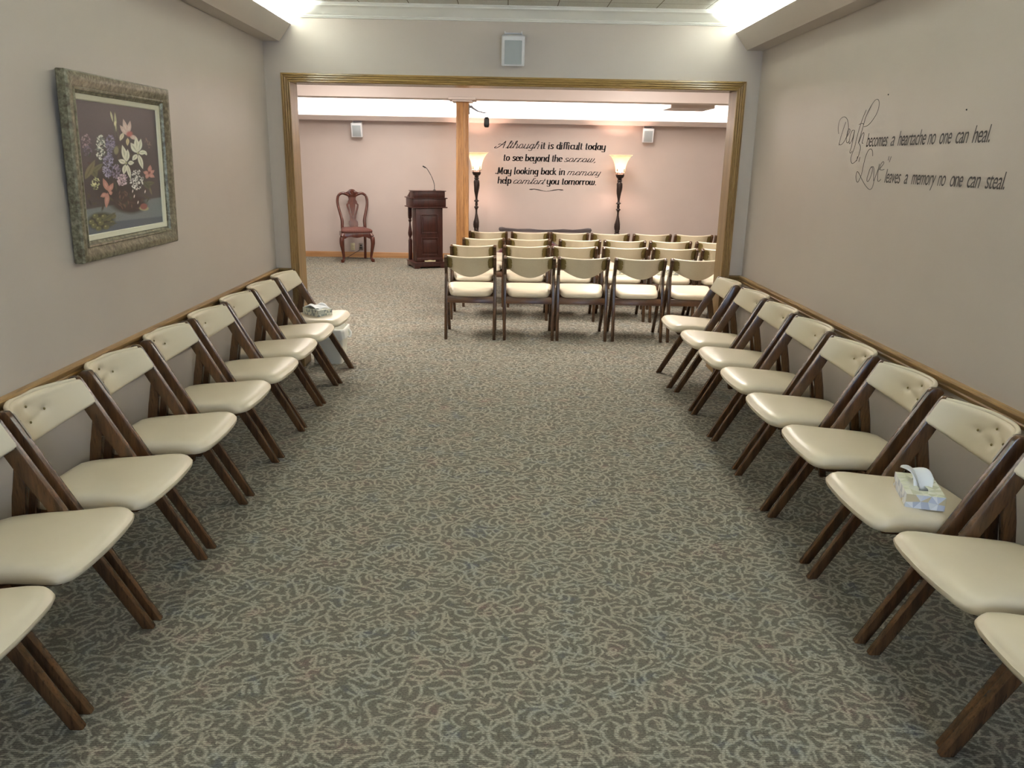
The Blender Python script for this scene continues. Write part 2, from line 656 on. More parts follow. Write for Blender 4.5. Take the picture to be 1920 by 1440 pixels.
for yw, sg in ((YD - .0005, -1), (YD2 + .0005, 1)):
    casing_leg(-1, 'casing_leg', yw, sg)
    casing_leg(1, 'casing_leg', yw, sg)
    casing_head(yw, sg)
box('jamb_lining', OXL - CW, OXL, YD, YD2, 0, OZ + CW, M['oak_z'], cas)
box('jamb_lining', OXR, OXR + CW, YD, YD2, 0, OZ + CW, M['oak_z'], cas)
box('head_lining', OXL, OXR, YD, YD2, OZ, OZ + CW, M['oak_x'], cas)


# chair rails
def rail(name, label, mk, mat):
    bm = bmesh.new()
    mk(bm)
    return struct(fin(bm, name, mat, angle=25), label)


rp = [(0, -.058), (.010, -.054), (.014, -.04), (.011, -.034), (.02, -.022), (.024, -.010), (.022, -.002), (.014, 0), (0, 0)]
rail('trim_2', 'oak chair rail along the left wall', lambda b: prism(b, [(XL + d, RAIL + z) for d, z in rp], 'y', YB, YD), M['oak_y'])
rail('trim_3', 'oak chair rail along the right wall', lambda b: prism(b, [(XR - d, RAIL + z) for d, z in rp], 'y', YB, YD), M['oak_y'])
rail('trim_4', 'short oak chair rail left of the opening', lambda b: prism(b, [(YD - d, RAIL + z) for d, z in rp], 'x', XL, OXL - W1), M['oak_x'])
rail('trim_5', 'short oak chair rail right of the opening', lambda b: prism(b, [(YD - d, RAIL + z) for d, z in rp], 'x', OXR + W1, XR), M['oak_x'])
# baseboards
bp = [(0, 0), (.014, 0), (.014, .075), (.008, .088), (0, .09)]
rail('baseboard_left', None, lambda b: prism(b, [(XL + d, z) for d, z in bp], 'y', YB, YD), M['oak_y'])
rail('baseboard_right', None, lambda b: prism(b, [(XR - d, z) for d, z in bp], 'y', YB, YD), M['oak_y'])
rail('baseboard_far', None, lambda b: prism(b, [(YF - d, z) for d, z in bp], 'x', FXL, FXR), M['oak_base'])

# ceiling coves: hollow slanted boxes along the side walls with the tube inside
for side, xw, n in ((1, XL, 6), (-1, XR, 7)):
    pts = [(0, 2.39), (.118, 2.39), (.208, 2.503), (.196, 2.510), (.108, 2.405), (0, 2.405)]
    rail('trim_%d' % n, 'slanted painted light cove along the %s wall' % ('left' if side > 0 else 'right'),
         lambda b: prism(b, [(xw + side * d, z) for d, z in pts], 'y', YB, YD), M['wall'])
pts = [(0, 2.165), (.17, 2.165), (.20, 2.235), (.188, 2.242), (.158, 2.18), (0, 2.18)]
rail('trim_8', 'painted light cove along the far wall', lambda b: prism(b, [(YF - d, z) for d, z in pts], 'x', FXL, FXR), M['wall_far'])
rail('trim_9', 'painted light cove above the opening on the far side', lambda b: prism(b, [(YD2 + d, z) for d, z in [(0, 2.19), (.17, 2.19), (.20, 2.25), (.188, 2.257), (.158, 2.205), (0, 2.205)]], 'x', FXL, FXR), M['wall_far'])

# crown mouldings (white)
cpf = [(0, 2.548), (.010, 2.548), (.012, 2.556), (.018, 2.558), (.018, 2.566), (.024, 2.570), (.034, 2.582), (.05, 2.603), (.064, 2.614), (.078, 2.618), (.080, 2.630), (.088, 2.632), (.088, ZC), (0, ZC)]
rail('trim_10', 'white crown moulding above the opening', lambda b: prism(b, [(YD - d, z) for d, z in cpf], 'x', XL, XR), M['white_trim'])
rail('trim_11', 'white crown moulding behind the left cove', lambda b: prism(b, [(XL + d, z) for d, z in cpf], 'y', YB, YD - .0), M['white_trim'])
rail('trim_12', 'white crown moulding behind the right cove', lambda b: prism(b, [(XR - d, z) for d, z in cpf], 'y', YB, YD - .0), M['white_trim'])
rail('trim_13', 'white crown moulding on the far wall', lambda b: prism(b, [(YF - d, z) for d, z in cpf], 'x', FXL, FXR), M['white_trim'])

# beam with its little bed moulding, duct box behind it, and the oak-clad column
BY0, BY1, BZ = 9.52, 9.80, 2.262
bm = bmesh.new()
bx(bm, FXL, FXR, BY0, BY1, BZ, ZC)
bx(bm, -.66, -.35, BY0 - .035, BY1 + .03, BZ - .012, BZ + .02, .004)
bx(bm, -.62, -.39, BY0 - .015, BY1 + .01, BZ - .03, BZ - .012, .004)
struct(fin(bm, 'trim_14', M['wall_far'], smooth=False), 'painted ceiling beam crossing the far room')
slab('trim_15', [(2.10, 2.66, 10.7, 11.35, 2.285, ZC)], M['wall_far'], 'short boxed ceiling drop behind the beam')
bm = bmesh.new()
bx(bm, -.575, -.49, 9.56, 9.72, 0, BZ - .03, .003)
bx(bm, -.487, -.432, 9.56, 9.72, 0, BZ - .03, .003)
bx(bm, -.57, -.435, 9.565, 9.715, 0, BZ - .03)
column = struct(fin(bm, 'column', M['oak_col']), 'square oak-clad column under the ceiling beam')

# fluorescent tubes lying in the coves
def tube_light(label, a, b):
    r = thing('fluorescent_tube', label, 'light', a)
    d = Vector(b) - Vector(a)
    bm = bmesh.new()
    tube(bm, [(0, 0, 0), d], .013, 10)
    fin(bm, 'glass_tube', M['tube'], r)
    bm = bmesh.new()
    q = Vector((abs(d.y), abs(d.x), 0)).normalized() * .02
    lo = Vector((min(0, d.x), min(0, d.y), -.030)) - q
    hi = Vector((max(0, d.x), max(0, d.y), -.0135)) + q
    bx(bm, lo.x, hi.x, lo.y, hi.y, lo.z, hi.z)
    fin(bm, 'lamp_holder', M['white_trim'], r, smooth=False)


tube_light('long white fluorescent tube lying in the left cove', (XL + .055, CY0, 2.435), (XL + .055, YD - .2, 2.435))
tube_light('long white fluorescent tube lying in the right cove', (XR - .055, CY0, 2.435), (XR - .055, YD - .2, 2.435))
tube_light('long white fluorescent tube in the cove of the far wall', (-4.4, YF - .05, 2.21), (4.4, YF - .05, 2.21))
tube_light('long white fluorescent tube in the cove over the opening, facing the far wall', (-4.4, YD2 + .05, 2.235), (4.4, YD2 + .05, 2.235))


for k, (px_, py_, pw_, pc_) in enumerate(PANELS):
    wh = ['added fill behind the camera', 'front left of the far room', 'front right of the far room', 'rear left of the far room', 'rear right of the far room'][k]
    r = thing('ceiling_light', 'white framed ceiling light panel, %s' % wh, 'ceiling light', (px_, py_, ZC))
    bm = bmesh.new()
    for a, b_, c_, d_ in ((-.31, .31, -.61, -.58), (-.31, .31, .58, .61), (-.31, -.28, -.58, .58), (.28, .31, -.58, .58)):
        bx(bm, a, b_, c_, d_, -.035, 0)
    fin(bm, 'frame', M['white_trim'], r, smooth=False)
    box('diffuser', -.28, .28, -.58, .58, -.028, -.01, M['tube'], r)


# ------------------------------------------------------------------ folding chair
def post_front(z):   # front edge of the slanted post in side view
    return .235 + (-.190 - .235) * z / .77


def chair_meshes():
    P = {}
    post = [(.238, 0), (-.183, .757), (-.196, .772), (-.224, .770), (-.243, .752), (-.158, .600), (-.146, .580), (-.126, .550), (.198, 0)]
    leg = [(-.158, .600), (-.146, .582), (-.126, .550), (-.128, .53), (-.220, 0), (-.254, 0), (-.176, .50)]
    for nm, pl in (('front_leg', post), ('rear_leg', leg)):
        bm = bmesh.new()
        prism(bm, pl, 'x', -.014, .014, .005)
        bmesh.ops.recalc_face_normals(bm, faces=bm.faces)
        me = bpy.data.meshes.new(nm)
        bm.to_mesh(me)
        bm.free()
        for p in me.polygons:
            p.use_smooth = True
        me.set_sharp_from_angle(angle=math.radians(35))
        me.materials.append(M['walnut'])
        P[nm] = me
    return P


CH = chair_meshes()


def add_mesh(name, me, parent, loc=(0, 0, 0)):
    o = bpy.data.objects.new(name, me)
    COL.objects.link(o)
    o.parent = parent
    o.location = loc
    return o


def seat_obj(parent):
    def half(y):   # outline, rear to front
        return np.interp(y, [-.205, -.19, -.15, -.05, .05, .13, .18, .215], [.146, .172, .188, .201, .206, .219, .227, .224])
    out = []
    ys = list(np.linspace(-.20, .19, 14))
    right = [(half(y), y) for y in ys] + [(.218, .207), (.203, .222), (.172, .232), (.11, .239), (.055, .242), (0, .244)]
    left = [(-x, y) for x, y in reversed(right[:-1])]
    rear = [(-.10, -.208), (-.05, -.212), (0, -.213), (.05, -.212), (.10, -.208)]
    out = right + left + rear
    rings = [(.93, 0), (.975, .004), (.998, .014), (1.0, .024), (.99, .036), (.965, .046), (.92, .053), (.82, .058), (.62, .061), (.35, .063), (.1, .063)]
    bm = bmesh.new()
    R = []
    cy0 = .02
    for s, h in rings:
        ring = []
        for x, y in out:
            X, Y = x * s, cy0 + (y - cy0) * s
            roll = -.012 * max(0, (Y - .12) / .12) ** 2          # waterfall front edge
            ring.append(bm.verts.new((X, Y, .392 + .028 * (Y + .2) / .44 + h + (roll if h > .03 else 0))))
        R.append(ring)
    n = len(out)
    for i in range(len(R) - 1):
        for k in range(n):
            bm.faces.new((R[i][k], R[i][(k + 1) % n], R[i + 1][(k + 1) % n], R[i + 1][k]))
    bm.faces.new(list(reversed(R[0])))
    bm.faces.new(R[-1])
    return fin(bm, 'seat', M['vinyl'], parent, angle=60)


BUT = [(-.076, .078), (0, .046), (.076, .078), (0, .106)]


def back_dir(u):
    th = math.radians(9 + 20 * u * u)
    return Vector((0, math.sin(th), -math.cos(th))), Vector((0, -math.cos(th), -math.sin(th)))


def back_pt(u, s, off):
    """u: -1..1 across, s: distance down the panel, off: backwards"""
    d, n = back_dir(u)
    p = Vector((0, -.197 - .098 * (1 - abs(u) ** 2.2), .760)) + d * s + n * off
    p.x = u * .211
    return p


def backrest_obj(parent):
    bm = bmesh.new()
    NU, NS = 36, 22
    H = lambda u: .108 + .070 * (1 - abs(u) ** 1.7)      # panel height
    T0 = lambda u: .006 * (1 - u * u)                    # top edge dips a little in the middle
    F, B = [], []
    for i in range(NU + 1):
        u = -1 + 2 * i / NU
        f, b = [], []
        for j in range(NS + 1):
            w = j / NS
            s = T0(u) + w * (H(u) - T0(u))
            e = min(1, min(w, 1 - w) * 7)
            puff = .016 * math.sqrt(max(0, 1 - (1 - e) ** 2)) * (1 - .35 * abs(u) ** 6)
            for bu, bs in BUT:
                d2 = ((u * .211 - bu) / .016) ** 2 + ((s - bs) / .016) ** 2
                puff -= .0085 * math.exp(-d2) + .003 * math.exp(-d2 / 6)
            # pulled creases between the buttons and towards the lower edge
            for (a, c_) in ((0, 1), (1, 2), (2, 3), (3, 0)):
                ax, as_ = BUT[a]
                bx_, bs_ = BUT[c_]
                dx, ds = bx_ - ax, bs_ - as_
                L2 = dx * dx + ds * ds
                tt = max(0, min(1, ((u * .211 - ax) * dx + (s - as_) * ds) / L2))
                d = math.hypot(u * .211 - ax - tt * dx, s - as_ - tt * ds)
                puff -= .0022 * math.exp(-(d / .008) ** 2)
            f.append(bm.verts.new(back_pt(u, s, -.006 - puff)))
            b.append(bm.verts.new(back_pt(u, s, .006)))
        F.append(f)
        B.append(b)
    ff = []
    for i in range(NU):
        for j in range(NS):
            bm.faces.new((F[i][j], F[i + 1][j], F[i + 1][j + 1], F[i][j + 1])).material_index = 0
            bm.faces.new((B[i][j], B[i][j + 1], B[i + 1][j + 1], B[i + 1][j])).material_index = 1
        bm.faces.new((F[i][0], B[i][0], B[i + 1][0], F[i + 1][0])).material_index = 0
        bm.faces.new((F[i][NS], F[i + 1][NS], B[i + 1][NS], B[i][NS])).material_index = 0
    for i in (0, NU):
        for j in range(NS):
            bm.faces.new((F[i][j], F[i][j + 1], B[i][j + 1], B[i][j]))
    # rolled welt along the top edge
    o = fin(bm, 'backrest', [M['vinyl'], M['backcloth']], parent, angle=50)
    bm = bmesh.new()
    tube(bm, [back_pt(u, T0(u) - .001, -.002) for u in np.linspace(-.985, .985, 25)], .0085, 8)
    fin(bm, 'top_welt', M['vinyl'], o, angle=60)
    for bu, bs in BUT:
        bm = bmesh.new()
        lathe(bm, [(.0015, -.002), (.0048, -.001), (.0052, .001), (.0035, .003), (.0008, .0036)], 10)
        b = fin(bm, 'button', M['brass'], o, angle=60)
        u = bu / .211
        p = back_pt(u, bs, -.006 - .0085)
        b.matrix_world = Matrix.Translation(p) @ (-back_dir(u)[1]).to_track_quat('Z', 'Y').to_matrix().to_4x4()
        b.parent = o
    return o


def bracket_obj(parent, side):
    """scalloped metal plate on the back of the panel end"""
    bm = bmesh.new()
    pts = []
    x0, x1 = .163, .221
    L = .112
    pts += [(x1, 0.004), (x1, L)]
    edge = [(x0 + .018, L - .002)]
    n = 4
    for k in range(n):
        c = L - .004 - (k + .5) * (L - .012) / n
        r = (L - .012) / n / 2
        bulge = .010 + .008 * math.sin(pi * (k + .5) / n)
        for q in range(0, 7):
            a = -pi / 2 + q * pi / 6
            edge.append((x0 + .014 - bulge * math.cos(a), c - r * math.sin(a) * .98))
    edge.append((x0 + .018, .004))
    pts += edge
    va, vb = [], []
    for x, s in pts:
        u = min(1, x / .211)
        for arr, off in ((va, .0095), (vb, .0135)):
            p = back_pt(u, s, off)
            p.x = side * x
            arr.append(bm.verts.new(p))
    k = len(pts)
    bm.faces.new(va)
    bm.faces.new(list(reversed(vb)))
    for i in range(k):
        bm.faces.new((va[i], va[(i + 1) % k], vb[(i + 1) % k], vb[i]))
    bmesh.ops.triangulate(bm, faces=[f for f in bm.faces if len(f.verts) > 4])
    return fin(bm, 'hinge_bracket', M['brass'], parent, smooth=False)


def make_chair():
    r = thing('folding_chair', '', 'chair')
    seat_obj(r)
    backrest_obj(r)
    for s in (-1, 1):
        add_mesh('front_leg', CH['front_leg'], r, (s * .222, 0, 0))
        add_mesh('rear_leg', CH['rear_leg'], r, (s * .222, 0, 0))
        bracket_obj(r, s)
    bm = bmesh.new()
    prism(bm, [(-.190, .394), (-.168, .394), (-.178, .335), (-.204, .335)], 'x', -.212, .212, .003)
    fin(bm, 'rear_rail', M['walnut_x'], r)
    bm = bmesh.new()
    prism(bm, [(.002, .401), (.022, .402), (.038, .362), (.016, .362)], 'x', -.212, .212, .003)
    fin(bm, 'front_rail', M['walnut_x'], r)
    for s in (-1, 1):
        bm = bmesh.new()
        prism(bm, [(-.172, .393), (.19, .413), (.17, .392), (.0, .378), (-.172, .365)], 'x', s * .165 - .009, s * .165 + .009, .003)
        fin(bm, 'side_rail', M['walnut'], r)
    return r


proto = make_chair()
first = [True]


def place_chair(x, y, rz, label, group):
    o = proto if first[0] else dup(proto)
    first[0] = False
    o.location = (x, y, 0)
    o.rotation_euler = (0, 0, rz)
    o['label'] = label
    o['category'] = 'chair'
    o['group'] = group
    return o


ORD = ['first', 'second', 'third', 'fourth', 'fifth', 'sixth', 'seventh', 'eighth', 'ninth']
bpy.context.view_layer.update()
# right row, far leg feet measured at (x,y)
RF = [(1.230, 6.075), (1.262, 5.521), (1.265, 4.996), (1.272, 4.477), (1.262, 3.940), (1.272, 3.420), (1.255, 2.855), (1.278, 2.345), (1.265, 1.862), (1.265, 1.33)]
LF = [(-1.188, 6.067), (-1.203, 5.56), (-1.210, 5.062), (-1.206, 4.554), (-1.218, 4.034), (-1.217, 3.488), (-1.217, 2.949), (-1.219, 2.448), (-1.208, 1.941), (-1.21, 1.42)]
jr = [-.01, .012, -.006, .01, 0, -.012, .006, .012, -.004]
for i in range(9):
    fx, fy = RF[i]
    if i == 6:
        lb = 'cream padded folding chair on the right side holding the daylit bluish patterned tissue box'
    elif i == 0:
        lb = 'cream padded folding chair at the doorway end of the right wall row'
    elif i == 8:
        lb = 'cream padded folding chair cut off by the lower right corner of the picture'
    else:
        lb = 'cream padded folding chair along the right wall, %s from the doorway end' % ORD[i]
    place_chair(fx + .222, fy - .212, pi / 2 + jr[i], lb, 'folding chairs along the right wall')
for i in range(9):
    fx, fy = LF[i]
    if i == 0:
        lb = 'cream padded folding chair on the left side holding an opened tissue box beside the bin'
    elif i == 8:
        lb = 'cream padded folding chair cut off by the lower left corner of the picture'
    else:
        lb = 'cream padded folding chair along the left wall, %s from the doorway end' % ORD[i]
    place_chair(fx - .222, fy - .212, -pi / 2 + jr[8 - i], lb, 'folding chairs along the left wall')
rows = [
    (7.425, [-.305, .23, .72, 1.24, 1.75], 'front row nearest the doorway'),
    (8.37, [-.315, .225, .715, 1.235, 1.745, 2.24], 'second row beyond the doorway'),
    (9.12, [-.235, .275, .84, 1.34, 1.845, 2.36], 'third row beyond the doorway'),
    (9.99, [-.195, .31, .79, 1.285, 1.795, 2.305, 2.80], 'last row beside the column'),
]
for ri, (y, xs, nm) in enumerate(rows):
    for i, x in enumerate(xs):
        rz = random.uniform(-.02, .02)
        dy = random.uniform(-.012, .012)
        if ri == 1 and i in (3, 4):
            lb = 'folding chair in the second row with a tissue box on it, %s' % ('left of the two' if i == 3 else 'right of the two')
        else:
            lb = 'folding chair seen from behind, %s from left in the %s' % (ORD[i], nm)
        place_chair(x, y + dy, rz, lb, 'folding chairs set out in rows in the far room')


# ------------------------------------------------------------------ tissue boxes
def tissue_box(label, loc, rz, size, pal, group, kind):
    lx, ly, h = size
    rng = random.Random(int(lx * 1e4) + kind)
    r = thing('tissue_box', label, 'tissue box', loc, rz, group)
    bm = bmesh.new()
    cl = bm.loops.layers.float_color.new('paint')

    def panel(o, a, b, nu, nv, hole=None):
        G = {}
        for i in range(nu + 1):
            for j in range(nv + 1):
                du = 0 if i in (0, nu) else rng.uniform(-.25, .25) / nu
                dv = 0 if j in (0, nv) else rng.uniform(-.25, .25) / nv
                G[i, j] = o + a * (i / nu + du) + b * (j / nv + dv)
        for i in range(nu):
            for j in range(nv):
                if hole and hole(i, j):
                    continue
                q = [G[i, j], G[i + 1, j], G[i + 1, j + 1], G[i, j + 1]]
                tr = [(0, 1, 2), (0, 2, 3)] if (i + j) % 2 else [(0, 1, 3), (1, 2, 3)]
                for tt in tr:
                    f = bm.faces.new([bm.verts.new(q[k]) for k in tt])
                    c = rng.choice(pal)
                    for lp in f.loops:
                        lp[cl] = c
    X, Y, Z = Vector((lx, 0, 0)), Vector((0, ly, 0)), Vector((0, 0, h))
    O = Vector((-lx / 2, -ly / 2, 0))
    panel(O, X, Z, 5, 2)
    panel(O + Y, X, Z, 5, 2)
    panel(O, Y, Z, 9, 2)
    panel(O + X, Y, Z, 9, 2)
    panel(O, X, Y, 1, 1)
    if kind == 0:
        pal = [srgb(*c) for c in ((226, 228, 208), (212, 216, 192), (232, 232, 218), (200, 202, 178), (218, 220, 206))]
    panel(O + Z, X, Y, 5, 9, lambda i, j: i == 2 and 2 <= j <= 6)
    me = bpy.data.meshes.new('carton')
    bm.to_mesh(me)
    bm.free()
    link('carton', me, M['box_print'], r)
    # tissue: crumpled sheet standing out of the slot
    bm = bmesh.new()
    n, m = 18, 12
    G = []
    for i in range(n + 1):
        row = []
        for j in range(m + 1):
            u, w = i / n, j / m
            if kind == 0:      # upright folded tuft leaning back
                x = (u - .5) * .05 * (1 + .9 * w) + .012 * math.sin(7 * u + 3 * w) - .010 * w
                y = -.030 + .085 * w * (1.2 - .3 * u) + .012 * math.sin(9 * u) * (1 - w)
                z = h - .012 + .062 * math.sin(w * 2.1) * (1 - .35 * abs(u - .45)) + .006 * math.sin(13 * u + 6 * w)
            else:              # flat sheet draped over the top
                x = (u - .5) * (lx * .95) + .004 * math.sin(8 * w)
                y = (w - .42) * ly * .75 + .012 * math.sin(5 * u)
                z = h + .004 + .020 * math.exp(-((w - .5) / .28) ** 2) * (1 + .4 * math.sin(9 * u)) + .004 * math.sin(11 * u + 7 * w)
            row.append(bm.verts.new((x, y, z)))
        G.append(row)
    for i in range(n):
        for j in range(m):
            bm.faces.new((G[i][j], G[i + 1][j], G[i + 1][j + 1], G[i][j + 1]))
    o = fin(bm, 'tissue_sheet', M['tissue'], r, angle=80)
    so = o.modifiers.new('thick', 'SOLIDIFY')
    so.thickness = .0012
    return r


PAL_DAYLIT = [srgb(*c) for c in ((222, 226, 236), (208, 214, 228), (196, 202, 218), (234, 236, 242), (216, 220, 226), (202, 190, 158), (226, 230, 238), (180, 188, 206))]  # print colours with the bluish daylight on the box sides mixed in
PALG = [srgb(*c) for c in ((216, 218, 204), (196, 200, 190), (160, 166, 160), (226, 226, 210), (134, 142, 140), (204, 208, 196))]
tissue_box('white geometric tissue box, bluish from daylight, with a tuft of tissue on a right-side chair', (1.487, 2.605, .469), -.27, (.125, .212, .05), PAL_DAYLIT, None, 0)
tissue_box('grey and cream tissue box with a sheet laid over it on the leftmost doorway chair', (-1.387, 5.856, .4685), .82, (.12, .20, .05), PALG, None, 1)
tissue_box('floral grey tissue box behind the fourth backrest of the front row', (1.27, 8.40, .469), .1, (.20, .11, .06), PALG, None, 1)
tissue_box('floral grey tissue box behind the gap at the fifth backrest of the front row', (1.73, 8.40, .469), -.08, (.22, .11, .055), PALG, None, 1)

# ------------------------------------------------------------------ waste bin
b = thing('waste_bin', 'small white plastic waste bin with a white bag liner in the doorway', 'bin', (-1.405, 6.30, 0), 0)


def rrect(hx, hy, r, n=5):
    o = []
    for cx, cy_, a0 in ((hx - r, hy - r, 0), (-hx + r, hy - r, 90), (-hx + r, -hy + r, 180), (hx - r, -hy + r, 270)):
        for k in range(n + 1):
            a = math.radians(a0 + 90 * k / n)
            o.append((cx + r * math.cos(a), cy_ + r * math.sin(a)))
    return o


def loft(bm, rings, close_bottom=True, close_top=False):
    R = [[bm.verts.new(p) for p in ring] for ring in rings]
    n = len(R[0])
    for i in range(len(R) - 1):
        for k in range(n):
            bm.faces.new((R[i][k], R[i][(k + 1) % n], R[i + 1][(k + 1) % n], R[i + 1][k]))
    if close_bottom:
        bm.faces.new(list(reversed(R[0])))
    if close_top:
        bm.faces.new(R[-1])


bm = bmesh.new()
rr = []
for z, hx, hy in ((0, .112, .10), (.26, .135, .125), (.272, .142, .132), (.278, .140, .130), (.27, .132, .122), (.03, .11, .098)):
    rr.append([(x, y, z) for x, y in rrect(hx, hy, .03)])
loft(bm, rr, True, True)
fin(bm, 'bin_body', M['bin'], b, angle=50)
bm = bmesh.new()
rr = []
for z, g, amp in ((.205, .004, .010), (.235, .007, .006), (.262, .008, .003), (.284, .005, .002), (.286, -.004, .001), (.262, -.009, .002), (.15, -.018, .004)):
    ring = []
    for k, (x, y) in enumerate(rrect(.137 + g, .127 + g, .03)):
        f = amp * math.sin(k * 1.9 + z * 40)
        L = math.hypot(x, y)
        sc = 1 if z > .2 else .93
        ring.append((x * (sc + f / L), y * (sc + f / L), z + (amp * 1.2 * math.sin(k * 2.3) if z < .24 and g > 0 else 0)))
    rr.append(ring)
loft(bm, rr, False)
o = fin(bm, 'bag_liner', M['liner'], b, angle=80)
bm = bmesh.new()
tube(bm, smoothpath([(.13, .05, .25), (.148, .05, .25), (.163, .045, .225), (.16, .02, .20), (.145, .0, .21)]), [.006, .010, .012, .009, .004], 10)
fin(bm, 'liner_tail', M['liner'], b, angle=80)


# ------------------------------------------------------------------ wall speakers
def speaker(label, loc, s, tilt):
    """small box loudspeaker facing -y on a U bracket"""
    r = thing('wall_speaker', label, 'speaker', loc, 0, 'white box speakers')
    w, h, d = .155 * s, .185 * s, .115 * s
    bm = bmesh.new()
    Mx = Matrix.Translation((0, -.075, 0)) @ Matrix.Rotation(tilt, 4, 'X')
    prism(bm, [(-w / 2, -d / 2 + .012), (-w / 2 + .01, -d / 2), (w / 2 - .01, -d / 2), (w / 2, -d / 2 + .012), (w * .42, d / 2), (-w * .42, d / 2)], 'z', -h / 2, h / 2, .004, Mx)
    body = fin(bm, 'cabinet', M['speaker'], r)
    bm = bmesh.new()
    bx(bm, -w * .37, w * .37, -d / 2 - .003, -d / 2 + .004, -h * .44, h * .36, .003, 0, Mx)
    fin(bm, 'grille', M['grille'], r)
    bm = bmesh.new()
    bx(bm, -w * .36, w * .36, -.02, -.0, h * .58, h * .62)
    for sx in (-1, 1):
        bx(bm, sx * w * .36 - .003, sx * w * .36 + .003, -.085, 0, h * .50, h * .62)
    bx(bm, -w * .36, w * .36, -.012, 0, h * .3, h * .62)
    fin(bm, 'mounting_bracket', M['speaker'], r, smooth=False)
    return r


speaker('white box speaker on the wall centred above the wide opening', (.040, YD, 2.352), 1.06, math.radians(14))
speaker('white box speaker under the far cove on the left, above the carved chair', (-2.372, YF, 2.03), 1.15, math.radians(12))
speaker('white box speaker under the far cove on the right, beside the lettering', (2.262, YF, 2.03), 1.15, math.radians(12))

# ------------------------------------------------------------------ flower painting in its frame
PY0, PY1, PZ0, PZ1 = 3.245, 4.205, 1.165, 1.910
pic = thing('framed_painting', 'framed flower painting with white lilies hanging on the left wall', 'painting', (XL, (PY0 + PY1) / 2, (PZ0 + PZ1) / 2))
HW, HH = (PY1 - PY0) / 2, (PZ1 - PZ0) / 2
pic.rotation_euler = (0, math.radians(1.6), 0)
pic.location.x += .013


def mitre_frame(name, prof, mat):
    """prof: (inset from outer edge, height off wall)"""
    bm = bmesh.new()
    R = []
    for ins, hgt in prof:
        R.append([bm.verts.new((hgt, sy_ * (HW - ins), sz_ * (HH - ins))) for sy_, sz_ in ((-1, -1), (1, -1), (1, 1), (-1, 1))])
    for i in range(len(R) - 1):
        for k in range(4):
            bm.faces.new((R[i][k], R[i][(k + 1) % 4], R[i + 1][(k + 1) % 4], R[i + 1][k]))
    return fin(bm, name, mat, pic, angle=28)


mitre_frame('frame_moulding', [(.004, 0), (0, .006), (0, .036), (.006, .044), (.016, .046), (.034, .042), (.052, .034), (.058, .034), (.062, .038), (.068, .036), (.072, .026), (.080, .022), (.082, .018)], M['frame'])
mitre_frame('frame_liner', [(.082, .022), (.085, .024), (.102, .019), (.106, .012)], M['liner_cream'])
# canvas painted vertex by vertex
NU_, NV_ = 250, 200
cw, chh = HW - .105, HH - .105
src = np.array([(65, 65), (785, 200), (880, 1270), (205, 1360)], float)      # sketch corners of the composition
dst = [(0, 0), (1, 0), (1, 1), (0, 1)]
A = []
B = []
for (u, v_), (x, y) in zip(dst, src):
    A.append([u, v_, 1, 0, 0, 0, -u * x, -v_ * x]); B.append(x)
    A.append([0, 0, 0, u, v_, 1, -u * y, -v_ * y]); B.append(y)
Hm = np.append(np.linalg.solve(np.array(A), np.array(B)), 1).reshape(3, 3)
uu, vv = np.meshgrid(np.linspace(0, 1, NU_), np.linspace(0, 1, NV_), indexing='ij')
den = Hm[2, 0] * uu + Hm[2, 1] * vv + 1
PX = (Hm[0, 0] * uu + Hm[0, 1] * vv + Hm[0, 2]) / den
PYY = (Hm[1, 0] * uu + Hm[1, 1] * vv + Hm[1, 2]) / den
img = np.zeros((NU_, NV_, 3))
c0 = lambda *c: np.array(srgb(*c)[:3])
img[:] = c0(78, 66, 68)
rg = np.random.RandomState(3)


def blend(mask, col):
    global img
    m = np.clip(mask, 0, 1)[..., None]
    img = img * (1 - m) + np.array(col) * m


def ell(cx, cy_, rx, ry, ang, col, soft=.25, a=1.0):
    ca, sa = math.cos(math.radians(ang)), math.sin(math.radians(ang))
    dx, dy = PX - cx, PYY - cy_
    X = (dx * ca + dy * sa) / rx
    Y = (-dx * sa + dy * ca) / ry
    blend(a * (1 - np.sqrt(X * X + Y * Y)) / soft, col)


def petal(x0, y0, x1, y1, w, col, col2=None):
    L = math.hypot(x1 - x0, y1 - y0)
    ang = math.degrees(math.atan2(y1 - y0, x1 - x0))
    ca, sa = math.cos(math.radians(ang)), math.sin(math.radians(ang))
    dx, dy = PX - (x0 + x1) / 2, PYY - (y0 + y1) / 2
    X = (dx * ca + dy * sa) / (L / 2)
    Y = np.abs(-dx * sa + dy * ca) / w
    inside = np.clip(1 - X * X, 0, 1) * (1 - .25 * X) - Y
    blend(inside / .22, col)
    blend((inside - .0) / .5 * (Y < .22) * .35, np.array(col) * .6)
    if col2 is not None:
        ell((x0 * .55 + x1 * .45), (y0 * .55 + y1 * .45), L * .33, w * .35, ang, col2, .7, .7)


ell(300, 250, 420, 300, 10, c0(96, 84, 84), 1.2, .6)
ell(520, 700, 330, 420, 0, c0(48, 40, 38), .7, .85)
ell(330, 850, 200, 260, 0, c0(50, 42, 38), .8, .8)
